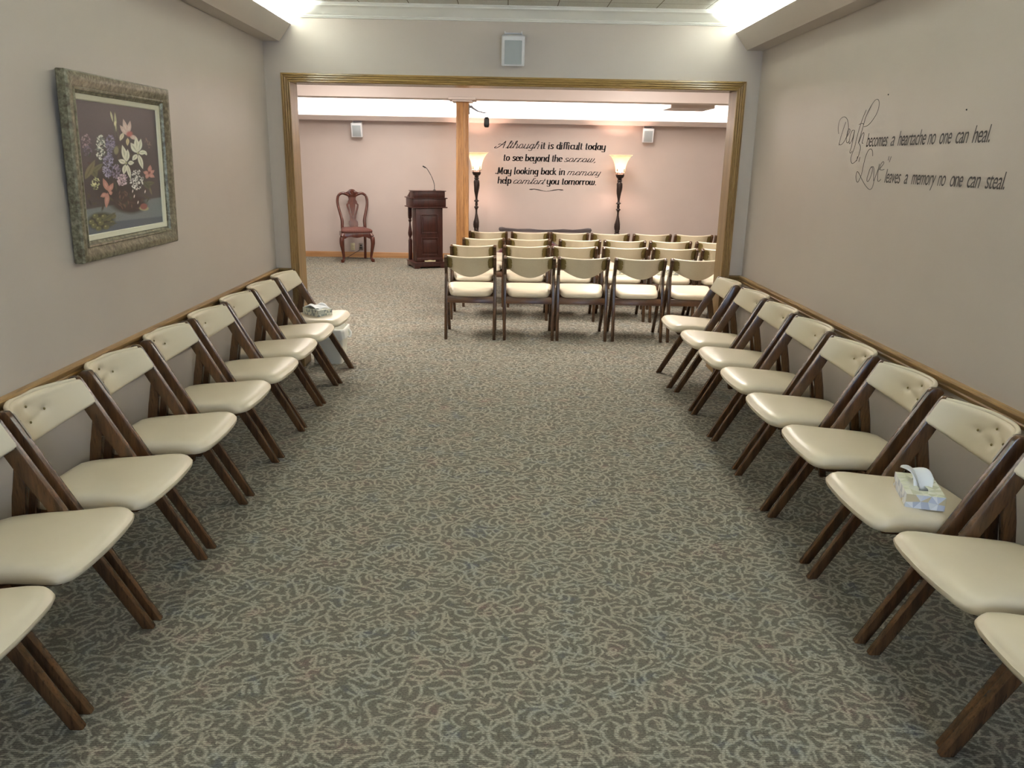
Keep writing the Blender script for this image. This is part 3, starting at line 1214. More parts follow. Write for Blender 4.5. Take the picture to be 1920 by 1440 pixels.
# table edge and top
blend((PYY - (1105 - .12 * (PX - 190)) + 0) / 14, c0(112, 122, 124))
blend((PYY - (1235 - .06 * (PX - 430)) + 0) / 14, c0(84, 92, 106))
ell(480, 900, 230, 230, 0, c0(46, 36, 34), .5)
ell(600, 1090, 150, 100, 0, c0(50, 32, 30), .35)
ell(520, 1060, 130, 110, 0, c0(58, 40, 36), .4)
for _ in range(60):      # dark leaves
    x, y = rg.uniform(180, 800), rg.uniform(520, 1150)
    if abs(x - 480) > 340 - abs(y - 800) * .3:
        continue
    ell(x, y, rg.uniform(20, 55), rg.uniform(8, 20), rg.uniform(0, 180), c0(*(rg.choice([52, 66, 80]), rg.choice([48, 60, 70]), 44)), .4, .6)
# grapes and fruit lower left
ell(320, 1230, 140, 95, 0, c0(58, 56, 36), .3)
for x, y in ((270, 1180), (300, 1215), (235, 1235), (320, 1250), (260, 1270), (345, 1190), (390, 1210), (420, 1255), (300, 1300), (370, 1290), (430, 1190)):
    ell(x, y, 30, 28, 0, c0(104, 100, 56), .3)
    ell(x - 8, y - 8, 10, 9, 0, c0(160, 154, 100), .6)
petal(320, 1240, 460, 1150, 20, c0(96, 92, 60)); petal(340, 1260, 470, 1260, 18, c0(86, 84, 58))
# hyacinths: clusters of small florets
def cluster(cx, cy_, rx, ry, n, cols, s0=7, s1=13):
    for _ in range(n):
        a, rr_ = rg.uniform(0, 2 * pi), math.sqrt(rg.uniform(0, 1))
        ell(cx + rx * rr_ * math.cos(a), cy_ + ry * rr_ * math.sin(a), rg.uniform(s0, s1) * 1.2, rg.uniform(s0, s1) * .6, rg.uniform(0, 180), c0(*cols[rg.randint(len(cols))]), .4, .9)
cluster(175, 470, 48, 70, 60, [(132, 104, 116), (168, 140, 146), (90, 70, 80)])
cluster(190, 560, 40, 60, 30, [(112, 96, 120), (80, 70, 88)])
cluster(305, 530, 42, 120, 150, [(200, 206, 190), (232, 234, 220), (120, 130, 120), (70, 76, 72)])
cluster(390, 500, 40, 85, 90, [(122, 112, 150), (150, 140, 172), (92, 84, 116)])
cluster(375, 700, 48, 120, 150, [(130, 124, 164), (162, 156, 190), (96, 90, 124)])
cluster(450, 770, 34, 70, 60, [(150, 132, 160), (110, 96, 124)])
cluster(505, 850, 44, 56, 90, [(188, 160, 176), (160, 132, 152), (214, 190, 200)])
cluster(635, 850, 58, 95, 150, [(214, 216, 210), (240, 240, 234), (110, 112, 112), (70, 72, 70)])
cluster(265, 870, 36, 58, 60, [(176, 180, 120), (216, 216, 160), (100, 104, 70)])
cluster(730, 500, 30, 60, 16, [(110, 80, 80), (130, 104, 98)])
# yellow-green leaves and buds
petal(225, 700, 275, 820, 40, c0(104, 96, 62)); petal(170, 830, 260, 640, 34, c0(122, 112, 76)); petal(240, 760, 330, 680, 26, c0(110, 104, 68))
petal(385, 190, 412, 300, 9, c0(196, 196, 150)); petal(425, 200, 442, 400, 11, c0(180, 180, 130)); ell(430, 310, 14, 30, 0, c0(210, 208, 160), .5)
petal(440, 300, 470, 480, 5, c0(92, 92, 70)); petal(415, 300, 440, 470, 5, c0(84, 86, 66))
ell(445, 565, 26, 48, 0, c0(136, 134, 90), .4)
petal(700, 900, 800, 890, 26, c0(96, 96, 62)); petal(690, 870, 770, 960, 26, c0(84, 86, 58)); petal(750, 930, 775, 1010, 9, c0(120, 112, 80))
# pink and red blooms
for a, b_, c_, d in ((540, 420, 500, 265), (545, 420, 565, 285), (545, 430, 470, 325), (560, 430, 640, 470)):
    petal(a, b_, c_, d, 22, c0(206, 178, 168), c0(232, 214, 200))
ell(560, 415, 36, 34, 0, c0(186, 92, 84), .5)
petal(505, 400, 475, 480, 20, c0(214, 206, 176)); petal(545, 450, 545, 530, 16, c0(210, 196, 140))
for a, b_, c_, d in ((740, 800, 690, 780), (745, 790, 755, 715), (745, 800, 795, 770), (740, 805, 798, 840), (735, 800, 720, 850)):
    petal(a, b_, c_, d, 20, c0(196, 132, 118), c0(218, 164, 148))
ell(748, 790, 14, 16, 0, c0(120, 50, 46), .6)
for a, b_, c_, d in ((380, 960, 425, 870), (370, 970, 310, 1000), (375, 960, 365, 1115), (380, 950, 330, 820), (385, 970, 420, 960)):
    petal(a, b_, c_, d, 24, c0(190, 126, 110), c0(214, 160, 140))
# fallen fruit and drips of light
ell(705, 1130, 50, 26, 8, c0(170, 160, 110), .3); ell(703, 1112, 38, 34, 10, c0(150, 74, 66), .3)
for x, y in ((615, 1010), (650, 1070), (640, 940), (712, 970), (600, 960)):
    ell(x, y, 6, 20, 10, c0(230, 220, 216), .6)
for _ in range(14):
    ell(rg.uniform(480, 600), rg.uniform(960, 1120), 26, 8, rg.uniform(40, 120), c0(120, 82, 70), .6, .6)
# white lilies
LW, LW2 = c0(226, 226, 204), c0(188, 190, 160)
for a, b_, c_, d, w in ((540, 680, 495, 510, 26), (540, 680, 548, 555, 24), (535, 690, 462, 655, 24), (530, 700, 515, 800, 24), (545, 700, 580, 850, 18), (550, 690, 610, 690, 22)):
    petal(a, b_, c_, d, w, LW, LW2)
for a, b_, c_, d, w in ((640, 600, 570, 495, 30), (640, 590, 615, 440, 26), (645, 590, 665, 460, 24), (645, 600, 720, 590, 24), (645, 610, 690, 760, 22), (635, 610, 590, 670, 24), (700, 590, 722, 625, 12)):
    petal(a, b_, c_, d, w, LW, LW2)
ell(535, 690, 14, 14, 0, c0(176, 178, 120), .6); ell(640, 600, 14, 14, 0, c0(176, 178, 120), .6)
img *= (1 + rg.uniform(-.08, .08, (NU_, NV_, 1)))
lum = img.mean(2, keepdims=True)
img = np.clip((img * .72 + lum * .28) ** 1.08 * 1.15, 0, 1)
verts = [(.0125, (2 * u - 1) * cw, (1 - 2 * v_) * chh) for u in np.linspace(0, 1, NU_) for v_ in np.linspace(0, 1, NV_)]
faces = [(i * NV_ + j, i * NV_ + j + 1, (i + 1) * NV_ + j + 1, (i + 1) * NV_ + j) for i in range(NU_ - 1) for j in range(NV_ - 1)]
me = bpy.data.meshes.new('canvas')
me.from_pydata(verts, [], faces)
at = me.color_attributes.new('paint', 'FLOAT_COLOR', 'POINT')
at.data.foreach_set('color', np.concatenate([img.reshape(-1, 3), np.ones((NU_ * NV_, 1))], 1).astype(np.float32).ravel())
link('canvas', me, M['painting'], pic)
bm = bmesh.new()
bx(bm, .001, .011, -HW + .01, HW - .01, -HH + .01, HH - .01)
fin(bm, 'backing_board', M['black'], pic, smooth=False)


# ------------------------------------------------------------------ lettering on the far wall (hand-built strokes)
def arc(cx, cy_, rx, ry, a0, a1, n=14):
    return [(cx + rx * math.cos(math.radians(a0 + (a1 - a0) * k / n)), cy_ + ry * math.sin(math.radians(a0 + (a1 - a0) * k / n))) for k in range(n + 1)]


OV = arc(.3, .5, .3, .5, 0, 360, 20)
G = {
    'i': (.42, [[(.0, 1), (0, 0), (.08, 0)], [(0, 1.42), (0, 1.3)]]),
    't': (.5, [[(.05, 1.4), (.05, .12), (.12, 0), (.26, .06)], [(-.08, 1), (.26, 1)]]),
    's': (.66, [[(.42, .82), (.3, 1), (.12, 1), (.02, .85), (.04, .66), (.2, .54), (.38, .42), (.42, .2), (.3, 0), (.1, 0), (0, .16)]]),
    'd': (.92, [OV, [(.6, 1.6), (.6, 0), (.68, 0)]]),
    'f': (.5, [[(.42, 1.48), (.3, 1.6), (.14, 1.52), (.08, 1.3), (.08, 0)], [(-.08, 1), (.34, 1)]]),
    'c': (.7, [arc(.3, .5, .3, .5, 45, 315)]),
    'u': (.9, [[(0, 1), (0, .22), (.12, .02), (.3, 0), (.48, .14), (.58, .3)], [(.58, 1), (.58, 0), (.66, 0)]]),
    'l': (.42, [[(0, 1.6), (0, 0), (.08, 0)]]),
    'o': (.88, [OV]),
    'a': (.92, [OV, [(.6, 1), (.6, 0), (.68, 0)]]),
    'y': (.88, [[(0, 1), (0, .22), (.12, .02), (.3, 0), (.48, .14), (.58, .3)], [(.58, 1), (.58, -.3), (.45, -.52), (.2, -.5), (.08, -.4)]]),
    'b': (.88, [[(0, 1.6), (0, 0)], OV]),
    'e': (.76, [[(.02, .5), (.58, .58)], arc(.3, .5, .3, .5, 12, 320)]),
    'n': (.9, [[(0, 1), (0, 0)], [(0, .7), (.14, .94), (.34, 1), (.52, .9), (.58, .7), (.58, 0), (.66, 0)]]),
    'h': (.9, [[(0, 1.6), (0, 0)], [(0, .7), (.14, .94), (.34, 1), (.52, .9), (.58, .7), (.58, 0), (.66, 0)]]),
    'M': (1.35, [[(-.1, .1), (0, 0), (.1, .05), (.2, 1.5)], [(.2, 1.5), (.52, .1)], [(.52, .1), (.92, 1.5)], [(.95, 1.5), (.95, 0), (1.05, 0)]]),
    'k': (.85, [[(0, 1.6), (0, 0)], [(.5, 1), (.06, .5)], [(.14, .58), (.56, 0), (.64, 0)]]),
    'g': (.9, [OV, [(.6, 1), (.6, -.3), (.46, -.52), (.2, -.5), (.06, -.4)]]),
    'p': (.88, [[(0, 1.05), (0, -.55)], OV]),
    'w': (1.2, [[(0, 1), (0, .2), (.12, 0), (.28, .04), (.44, .25)], [(.44, 1), (.44, .2), (.56, 0), (.74, .06), (.9, .5), (.88, 1)]]),
    'r': (.62, [[(0, 1), (0, 0)], [(0, .66), (.14, .92), (.3, 1), (.42, .9)]]),
    'm': (1.42, [[(0, 1), (0, 0)], [(0, .7), (.14, .94), (.32, 1), (.48, .9), (.54, .7), (.54, 0)], [(.54, .7), (.68, .94), (.86, 1), (1.02, .9), (1.08, .7), (1.08, 0), (1.16, 0)]]),
    'A': (1.5, [[(-.55, .35), (-.75, .15), (-.7, -.05), (-.4, -.05), (0, .3), (.45, 1.0), (.75, 1.6)], [(.75, 1.6), (.8, .8), (.85, 0)], [(-.3, .75), (-.1, .95), (.3, .8), (.9, .7)]]),
    '.': (.35, [[(0, .12), (0, .0)]]),
    ',': (.35, [[(0, .1), (0, 0), (-.1, -.2)]]),
    ' ': (.55, []),
}


def text_strokes(txt, script):
    x = 0
    out = []
    prev = None
    for ch in txt:
        w, st = G[ch]
        if script:
            if prev and ch != ' ' and prev != ' ' and ch not in '.,':
                out.append([(x - .34, .03), (x - .16, .12), (x + .0, .55)])
            out += [[(px + x, py) for px, py in s] for s in st]
            if ch == 'h' or ch == 'l':
                out.append([(x + .0, 1.6), (x + .16, 1.7), (x + .2, 1.45), (x, .9)])
        else:
            out += [[(px + x, py) for px, py in s] for s in st]
        x += w * (1.12 if script else 1)
        prev = ch
    return out


def nib_text(bm, txt, x0, x1, zb, xh, script, yplane):
    st = text_strokes(txt, script)
    sl = .38 if script else .09
    pts = [(px + sl * py, py) for s in st for px, py in s]
    a, b_ = min(p[0] for p in pts), max(p[0] for p in pts)
    nibw, nibh = (.13, .075) if script else (.28, .07)
    S = (x1 - x0) / (b_ - a + nibw)
    for s in st:
        q = smoothpath([Vector((p[0], p[1], 0)) for p in s], 5) if len(s) > 2 else [Vector((p[0], p[1], 0)) for p in s]
        q = [(x0 + (p.x + sl * p.y - a) * S, zb + p.y * xh) for p in q]
        W, Hh = nibw * S, nibh * xh
        for (ax, az), (cx, cz) in zip(q[:-1], q[1:]):
            # sweep a horizontal chisel nib: hexagon hull of two nib rectangles
            P_ = [(ax, az), (ax + W, az), (ax + W, az + Hh), (ax, az + Hh), (cx, cz), (cx + W, cz), (cx + W, cz + Hh), (cx, cz + Hh)]
            P_ = sorted(set((round(p[0], 6), round(p[1], 6)) for p in P_))
            hull = []
            for seq in (P_, P_[::-1]):
                h_ = []
                for p in seq:
                    while len(h_) > 1 and (h_[-1][0] - h_[-2][0]) * (p[1] - h_[-2][1]) - (h_[-1][1] - h_[-2][1]) * (p[0] - h_[-2][0]) <= 1e-12:
                        h_.pop()
                    h_.append(p)
                hull += h_[:-1]
            if len(hull) > 2:
                bm.faces.new([bm.verts.new((p[0], yplane, p[1])) for p in hull])


ux = lambda u: -.186 + (u - 927) * .00861
quote = thing('wall_lettering', 'black bold and script verse lettered on the far wall between the lamps', 'lettering', (0, YF, 0))
yp = -.0012
L4 = [
    ('text_line', 1.790, [('Although', 927, 1011, True, .066), ('it is difficult today', 1013.5, 1136, False, .066)]),
    ('text_line', 1.594, [('to see beyond the', 944, 1055.5, False, .066), ('sorrow,', 1058.5, 1117.5, True, .058)]),
    ('text_line', 1.388, [('.May looking back in', 929, 1061, False, .066), ('memory', 1064.5, 1129, True, .058)]),
    ('text_line', 1.236, [('help', 933.5, 960, False, .066), ('comfort', 963.5, 1025, True, .058), ('you tomorrow.', 1026.5, 1120.5, False, .066)]),
]
for nm, zb, segs in L4:
    for txt, a, b_, scr, xh in segs:
        bm = bmesh.new()
        nib_text(bm, txt, ux(a), ux(b_), zb, xh, scr, yp)
        fin(bm, 'script_word' if scr else 'bold_words', M['vinyl_black'], quote, smooth=False)
bm = bmesh.new()
for s in (-1, 1):
    c = ux(1026.5)
    P1 = [(c + s * d, 1.138 + z) for d, z in ((.0, -.012), (.05, -.004), (.12, .014), (.20, .024), (.27, .020), (.285, .010), (.25, .004), (.20, .012), (.12, .004), (.05, -.012), (.0, -.018))]
    bm.faces.new([bm.verts.new((x, yp, z)) for x, z in P1])
bmesh.ops.triangulate(bm, faces=bm.faces)
fin(bm, 'swash_ornament', M['vinyl_black'], quote, smooth=False)

# ------------------------------------------------------------------ lettering on the right wall
love = thing('wall_lettering', 'slanted charcoal two-line verse lettered on the right wall', 'lettering', (XR, 0, 0))
xp = -.0012


def word_mesh(txt, y0, y1, zb, cap):
    cu = bpy.data.curves.new('word', 'FONT')
    cu.body = txt
    cu.shear = .28
    cu.size = 1
    cu.space_character = .92
    ob = bpy.data.objects.new('word', cu)
    COL.objects.link(ob)
    bpy.context.view_layer.update()
    me = bpy.data.meshes.new_from_object(ob.evaluated_get(bpy.context.evaluated_depsgraph_get()))
    bpy.data.objects.remove(ob)
    xs = [v.co.x for v in me.vertices]
    a, b_ = min(xs), max(xs)
    k = (y0 - y1) / (b_ - a)
    for v in me.vertices:
        x, y = v.co.x, v.co.y
        v.co = (xp, y0 - (x - a) * k, zb + y * cap / .73)
    return me


def join_words(name, words, zb, cap):
    for txt, y0, y1 in words:
        me = word_mesh(txt, y0, y1, zb, cap)
        me.name = name
        link(name, me, M['vinyl_grey'], love)


join_words('word', [('becomes', 4.21, 3.976), ('a', 3.944, 3.906), ('heartache', 3.873, 3.616), ('no', 3.599, 3.534), ('one', 3.502, 3.408), ('can', 3.376, 3.285), ('heal.', 3.256, 3.137)], 1.699, .070)
join_words('word', [('leaves', 3.954, 3.793), ('a', 3.758, 3.727), ('memory', 3.69, 3.481), ('no', 3.464, 3.402), ('one', 3.366, 3.272), ('can', 3.24, 3.15), ('steal.', 3.116, 2.992)], 1.529, .068)
SW = {'Death': [[(4.5, 1.833), (4.518, 1.804), (4.54, 1.761), (4.554, 1.725), (4.555, 1.712)], [(4.579, 1.773), (4.595, 1.807), (4.587, 1.843), (4.556, 1.858), (4.522, 1.859), (4.485, 1.844), (4.462, 1.813), (4.455, 1.78), (4.473, 1.748), (4.506, 1.722), (4.539, 1.714), (4.556, 1.722)], [(4.471, 1.748), (4.447, 1.767), (4.431, 1.785), (4.446, 1.795), (4.462, 1.781), (4.466, 1.748), (4.459, 1.729), (4.441, 1.723), (4.423, 1.734)], [(4.381, 1.786), (4.404, 1.784), (4.422, 1.758), (4.424, 1.725), (4.409, 1.72), (4.384, 1.746), (4.373, 1.786), (4.379, 1.741), (4.388, 1.698), (4.399, 1.676), (4.386, 1.67), (4.369, 1.681)], [(4.263, 1.881), (4.292, 1.842), (4.315, 1.797), (4.333, 1.75), (4.348, 1.697), (4.37, 1.66), (4.376, 1.638), (4.356, 1.618), (4.33, 1.62), (4.297, 1.638), (4.279, 1.67), (4.274, 1.696), (4.288, 1.712), (4.301, 1.717)], [(4.329, 1.812), (4.296, 1.816), (4.266, 1.811)], [(4.307, 1.718), (4.291, 1.759), (4.275, 1.8), (4.26, 1.841), (4.225, 1.885), (4.187, 1.915), (4.155, 1.924), (4.131, 1.914), (4.123, 1.888), (4.139, 1.855), (4.181, 1.822), (4.224, 1.803), (4.266, 1.799)], [(4.303, 1.72), (4.278, 1.759), (4.256, 1.769), (4.252, 1.748), (4.262, 1.722), (4.248, 1.716)]],
      'Love': [[(4.118, 1.653), (4.13, 1.679), (4.153, 1.688), (4.178, 1.679), (4.199, 1.649), (4.211, 1.607), (4.221, 1.56), (4.248, 1.525), (4.269, 1.529), (4.283, 1.553), (4.277, 1.575), (4.256, 1.57), (4.208, 1.539), (4.155, 1.509), (4.107, 1.492), (4.079, 1.498), (4.068, 1.519), (4.067, 1.537)], [(4.138, 1.571), (4.148, 1.545), (4.143, 1.531), (4.126, 1.533), (4.105, 1.562), (4.1, 1.592), (4.117, 1.6), (4.131, 1.587), (4.138, 1.571)], [(4.123, 1.6), (4.097, 1.602), (4.083, 1.587), (4.075, 1.552), (4.067, 1.534), (4.052, 1.563), (4.034, 1.598), (4.032, 1.616)], [(4.032, 1.616), (4.035, 1.568), (4.027, 1.538), (4.011, 1.534), (3.993, 1.544)], [(4.028, 1.588), (3.998, 1.608), (3.985, 1.621), (3.998, 1.626), (4.016, 1.613), (4.021, 1.593), (4.0, 1.587), (3.97, 1.591)], [(4.295, 1.653), (4.3, 1.628)], [(4.264, 1.649), (4.272, 1.625)], [(3.94, 1.652), (3.944, 1.632)], [(3.918, 1.651), (3.93, 1.624)]]}
for k_, strokes in SW.items():
    bm = bmesh.new()
    for s in strokes:
        q = smoothpath([Vector((p[0], p[1], 0)) for p in s], 6) if len(s) > 2 else [Vector((p[0], p[1], 0)) for p in s]
        prevs = None
        for i, p in enumerate(q):
            d = (q[min(i + 1, len(q) - 1)] - q[max(i - 1, 0)]).normalized()
            nrm = Vector((-d.y, d.x, 0))
            w_ = .0012 + .0016 * abs(d.y)
            pr = (bm.verts.new((xp, (p + nrm * w_).x, (p + nrm * w_).y)), bm.verts.new((xp, (p - nrm * w_).x, (p - nrm * w_).y)))
            if prevs:
                bm.faces.new((prevs[0], prevs[1], pr[1], pr[0]))
            prevs = pr
    fin(bm, 'script_word', M['vinyl_grey'], love, smooth=False)
for y, z in ((4.037, 1.937), (3.33, 1.827)):
    bm = bmesh.new()
    lathe(bm, [(.001, 0), (.0035, .001), (.0035, .002), (.0015, .0045)], 10)
    o = fin(bm, 'wall_nail', M['dark_metal'])
    o.matrix_world = Matrix.Translation((XR, y, z)) @ Matrix.Rotation(-pi / 2, 4, 'Y')
    tag(o, 'tiny nail left in the right wall above the word %s' % ('heartache' if y > 4 else 'can'), 'nail', 'nails in the right wall')


# ------------------------------------------------------------------ carved side chair by the far wall
qc = thing('carved_chair', 'cherry wood chair with carved splat back and striped seat by the far wall', 'chair', (-2.395, 12.93, 0), math.radians(17))
# local frame: front is -y
bm = bmesh.new()
out = [(-.20, .20), (-.245, -.21), (-.22, -.235), (-.1, -.25), (.1, -.25), (.22, -.235), (.245, -.21), (.20, .20), (.1, .21), (-.1, .21)]
R = []
for s, h in ((.97, .455), (1.0, .47), (1.0, .49), (.95, .508), (.8, .52), (.4, .527), (.05, .528)):
    R.append([(x * s, y * s, h) for x, y in out])
loft(bm, R, True, True)
fin(bm, 'seat', M['stripe'], qc, angle=60)
# apron, scalloped
bm = bmesh.new()
sc_pts = [(-.235, .455), (.235, .455), (.235, .36), (.18, .37), (.14, .395), (.09, .40), (.045, .385), (0, .38), (-.045, .385), (-.09, .40), (-.14, .395), (-.18, .37), (-.235, .36)]
prism(bm, sc_pts, 'y', -.232, -.212, .003)
for s in (-1, 1):
    prism(bm, [(-.22, .455), (.19, .455), (.19, .385), (0, .40), (-.15, .39), (-.22, .36)], 'x', s * .222 - .01, s * .222 + .01, .003)
bx(bm, -.19, .19, .175, .195, .385, .455, .003)
fin(bm, 'apron', M['cherry'], qc)
for s in (-1, 1):
    bm = bmesh.new()
    path = smoothpath([(s * .212, -.205, .44), (s * .235, -.232, .385), (s * .243, -.242, .30), (s * .228, -.226, .18), (s * .216, -.212, .08), (s * .224, -.224, .035), (s * .243, -.25, .022)], 5)
    tube(bm, path, [.03, .037, .034, .025, .019, .022, .028], 12)
    lathe(bm, [(.022, 0), (.026, .008), (.024, .02)], 14, (s * .240, -.245))
    fin(bm, 'front_leg', M['cherry'], qc, angle=60)
    bm = bmesh.new()
    path = smoothpath([(s * .175, .235, .0), (s * .178, .215, .2), (s * .18, .20, .42), (s * .182, .205, .52), (s * .178, .218, .60), (s * .186, .228, .66), (s * .21, .245, .76), (s * .232, .262, .86), (s * .235, .272, .94), (s * .215, .28, 1.01), (s * .16, .285, 1.045), (s * .10, .288, 1.035), (s * .06, .288, 1.01)], 5)
    tube(bm, path, [.02, .02, .024, .024, .026, .024, .022, .021, .021, .021, .022, .026, .02], 10)
    fin(bm, 'back_post', M['cherry'], qc, angle=60)
bm = bmesh.new()
prism(bm, [(-.10, 1.06), (-.06, 1.075), (-.05, 1.095), (-.025, 1.108), (0, 1.112), (.025, 1.108), (.05, 1.095), (.06, 1.075), (.10, 1.06), (.095, 1.02), (.06, .985), (-.06, .985), (-.095, 1.02)], 'y', .272, .305, .005)
for k in range(5):
    a = pi * (k + .5) / 5
    tube(bm, [(.008 * math.cos(a), .268, 1.02), (.045 * math.cos(a), .268, 1.03 + .06 * math.sin(a))], [.006, .012], 8)
fin(bm, 'crest_rail', M['cherry'], qc)
# splat with two slots
bm = bmesh.new()
zz = [.52, .56, .60, .615, .64, .70, .76, .82, .86, .875, .89, .92, .945, .97, 1.0]
hw = [.070, .074, .072, .058, .046, .055, .074, .092, .099, .094, .078, .070, .056, .058, .066]
sl = {.64: (.016, .020), .70: (.020, .028), .76: (.028, .042), .82: (.040, .062), .86: (.046, .070), .875: (.045, .060)}
for i in range(len(zz) - 1):
    z0, z1, a0, a1 = zz[i], zz[i + 1], hw[i], hw[i + 1]
    Y = lambda z: .205 + .085 * ((z - .5) / .5) ** 1.2
    segs = [((-a0, a0), (-a1, a1))]
    if z0 in sl and z1 in sl:
        s0, s1 = sl[z0], sl[z1]
        segs = [((-a0, -s0[1]), (-a1, -s1[1])), ((-s0[0], s0[0]), (-s1[0], s1[0])), ((s0[1], a0), (s1[1], a1))]
    for (b0, b1_), (t0, t1) in segs:
        vs = [bm.verts.new((x, Y(z) + dy, z)) for dy in (-.008, .008) for x, z in ((b0, z0), (b1_, z0), (t1, z1), (t0, z1))]
        for f in ((0, 1, 2, 3), (7, 6, 5, 4), (0, 4, 5, 1), (1, 5, 6, 2), (2, 6, 7, 3), (3, 7, 4, 0)):
            bm.faces.new([vs[k] for k in f])
fin(bm, 'splat', M['cherry'], qc, smooth=False)

# ------------------------------------------------------------------ lectern
le = thing('lectern', 'dark mahogany lectern with raised panels and turned side columns', 'lectern', (-1.19, 12.28, 0), math.radians(21))
# local: front is -y, width x
bm = bmesh.new()
bx(bm, -.255, .255, -.205, .255, .075, .095, .004)
prism(bm, [(-.245, .075), (.245, .075), (.245, 0), (.17, 0), (.15, .03), (-.15, .03), (-.17, 0), (-.245, 0)], 'y', -.195, -.17, .003)
prism(bm, [(-.245, .075), (.245, .075), (.245, 0), (.17, 0), (.15, .03), (-.15, .03), (-.17, 0), (-.245, 0)], 'y', .22, .245, .003)
for s in (-1, 1):
    prism(bm, [(-.17, .075), (.22, .075), (.22, 0), (.16, 0), (.14, .03), (-.09, .03), (-.11, 0), (-.17, 0)], 'x', s * .245 - (.025 if s > 0 else 0), s * .245 + (.025 if s < 0 else 0), .003)
fin(bm, 'plinth', M['mahogany'], le)
bm = bmesh.new()
bx(bm, -.205, .205, -.17, .06, .095, .895, .003)
fin(bm, 'body', M['mahogany'], le)
for z0, z1 in ((.20, .46), (.52, .80)):
    bm = bmesh.new()
    for a, b_, c, d in ((-.135, -.12, z0, z1), (.12, .135, z0, z1), (-.12, .12, z0, z0 + .015), (-.12, .12, z1 - .015, z1)):
        bx(bm, a, b_, -.180, -.169, c, d, .004)
    bx(bm, -.10, .10, -.178, -.169, z0 + .035, z1 - .035, .006)
    fin(bm, 'raised_panel', M['mahogany'], le)
bm = bmesh.new()
prism(bm, [(-.205, .16), (.205, .16), (.205, .10), (.15, .10), (.12, .125), (.05, .118), (0, .13), (-.05, .118), (-.12, .125), (-.15, .10), (-.205, .10)], 'y', -.182, -.169, .002)
fin(bm, 'skirt_moulding', M['mahogany'], le)
for s in (-1, 1):
    bm = bmesh.new()
    bx(bm, s * .205 - .026, s * .205 + .026, .175, .227, .095, .40, .004)
    lathe(bm, [(.02, .40), (.026, .41), (.016, .43), (.03, .47), (.033, .50), (.026, .55), (.015, .62), (.012, .66), (.022, .68), (.024, .70), (.016, .71), (.028, .73), (.028, .74)], 16, (s * .205, .201))
    bx(bm, s * .205 - .026, s * .205 + .026, .175, .227, .74, .895, .004)
    fin(bm, 'turned_column', M['mahogany'], le)
bm = bmesh.new()
bx(bm, -.27, .27, -.215, .265, .895, .912, .004)
bx(bm, -.25, .25, -.195, .245, .912, 1.03, .003)
bx(bm, -.27, .27, -.215, .265, 1.03, 1.045, .004)
fin(bm, 'lower_box', M['mahogany'], le)
bm = bmesh.new()
bx(bm, -.235, .235, -.195, .06, 1.045, 1.135, .003)
bx(bm, -.25, .25, -.21, .075, 1.135, 1.147, .003)
prism(bm, [(.06, 1.13), (.24, 1.05), (.24, 1.045), (.06, 1.045)], 'x', -.235, .235, .002)
fin(bm, 'reading_top', M['mahogany'], le)
bm = bmesh.new()
lathe(bm, [(.022, 1.147), (.022, 1.155), (.010, 1.162)], 14, (.10, -.10))
path = smoothpath([(.10, -.10, 1.158), (.098, -.10, 1.24), (.06, -.09, 1.35), (-.005, -.08, 1.46), (-.03, -.075, 1.478)], 6)
tube(bm, path, .0045, 8)
d = Vector((-.05, .01, .028)).normalized()
tube(bm, [Vector((-.025, -.076, 1.474)), Vector((-.025, -.076, 1.474)) + d * .05], [.010, .009], 10)
mic = fin(bm, 'gooseneck_microphone', M['black'], None, angle=60)
mic.matrix_world = Matrix.Translation((-1.19, 12.28, 0)) @ Matrix.Rotation(math.radians(21), 4, 'Z')
tag(mic, 'thin black gooseneck microphone standing on top of the lectern', 'microphone')
bm = bmesh.new()
bx(bm, -.085, .085, -.1815, -.180, .10, .135)
fin(bm, 'name_plate', M['outlet'], le, smooth=False)


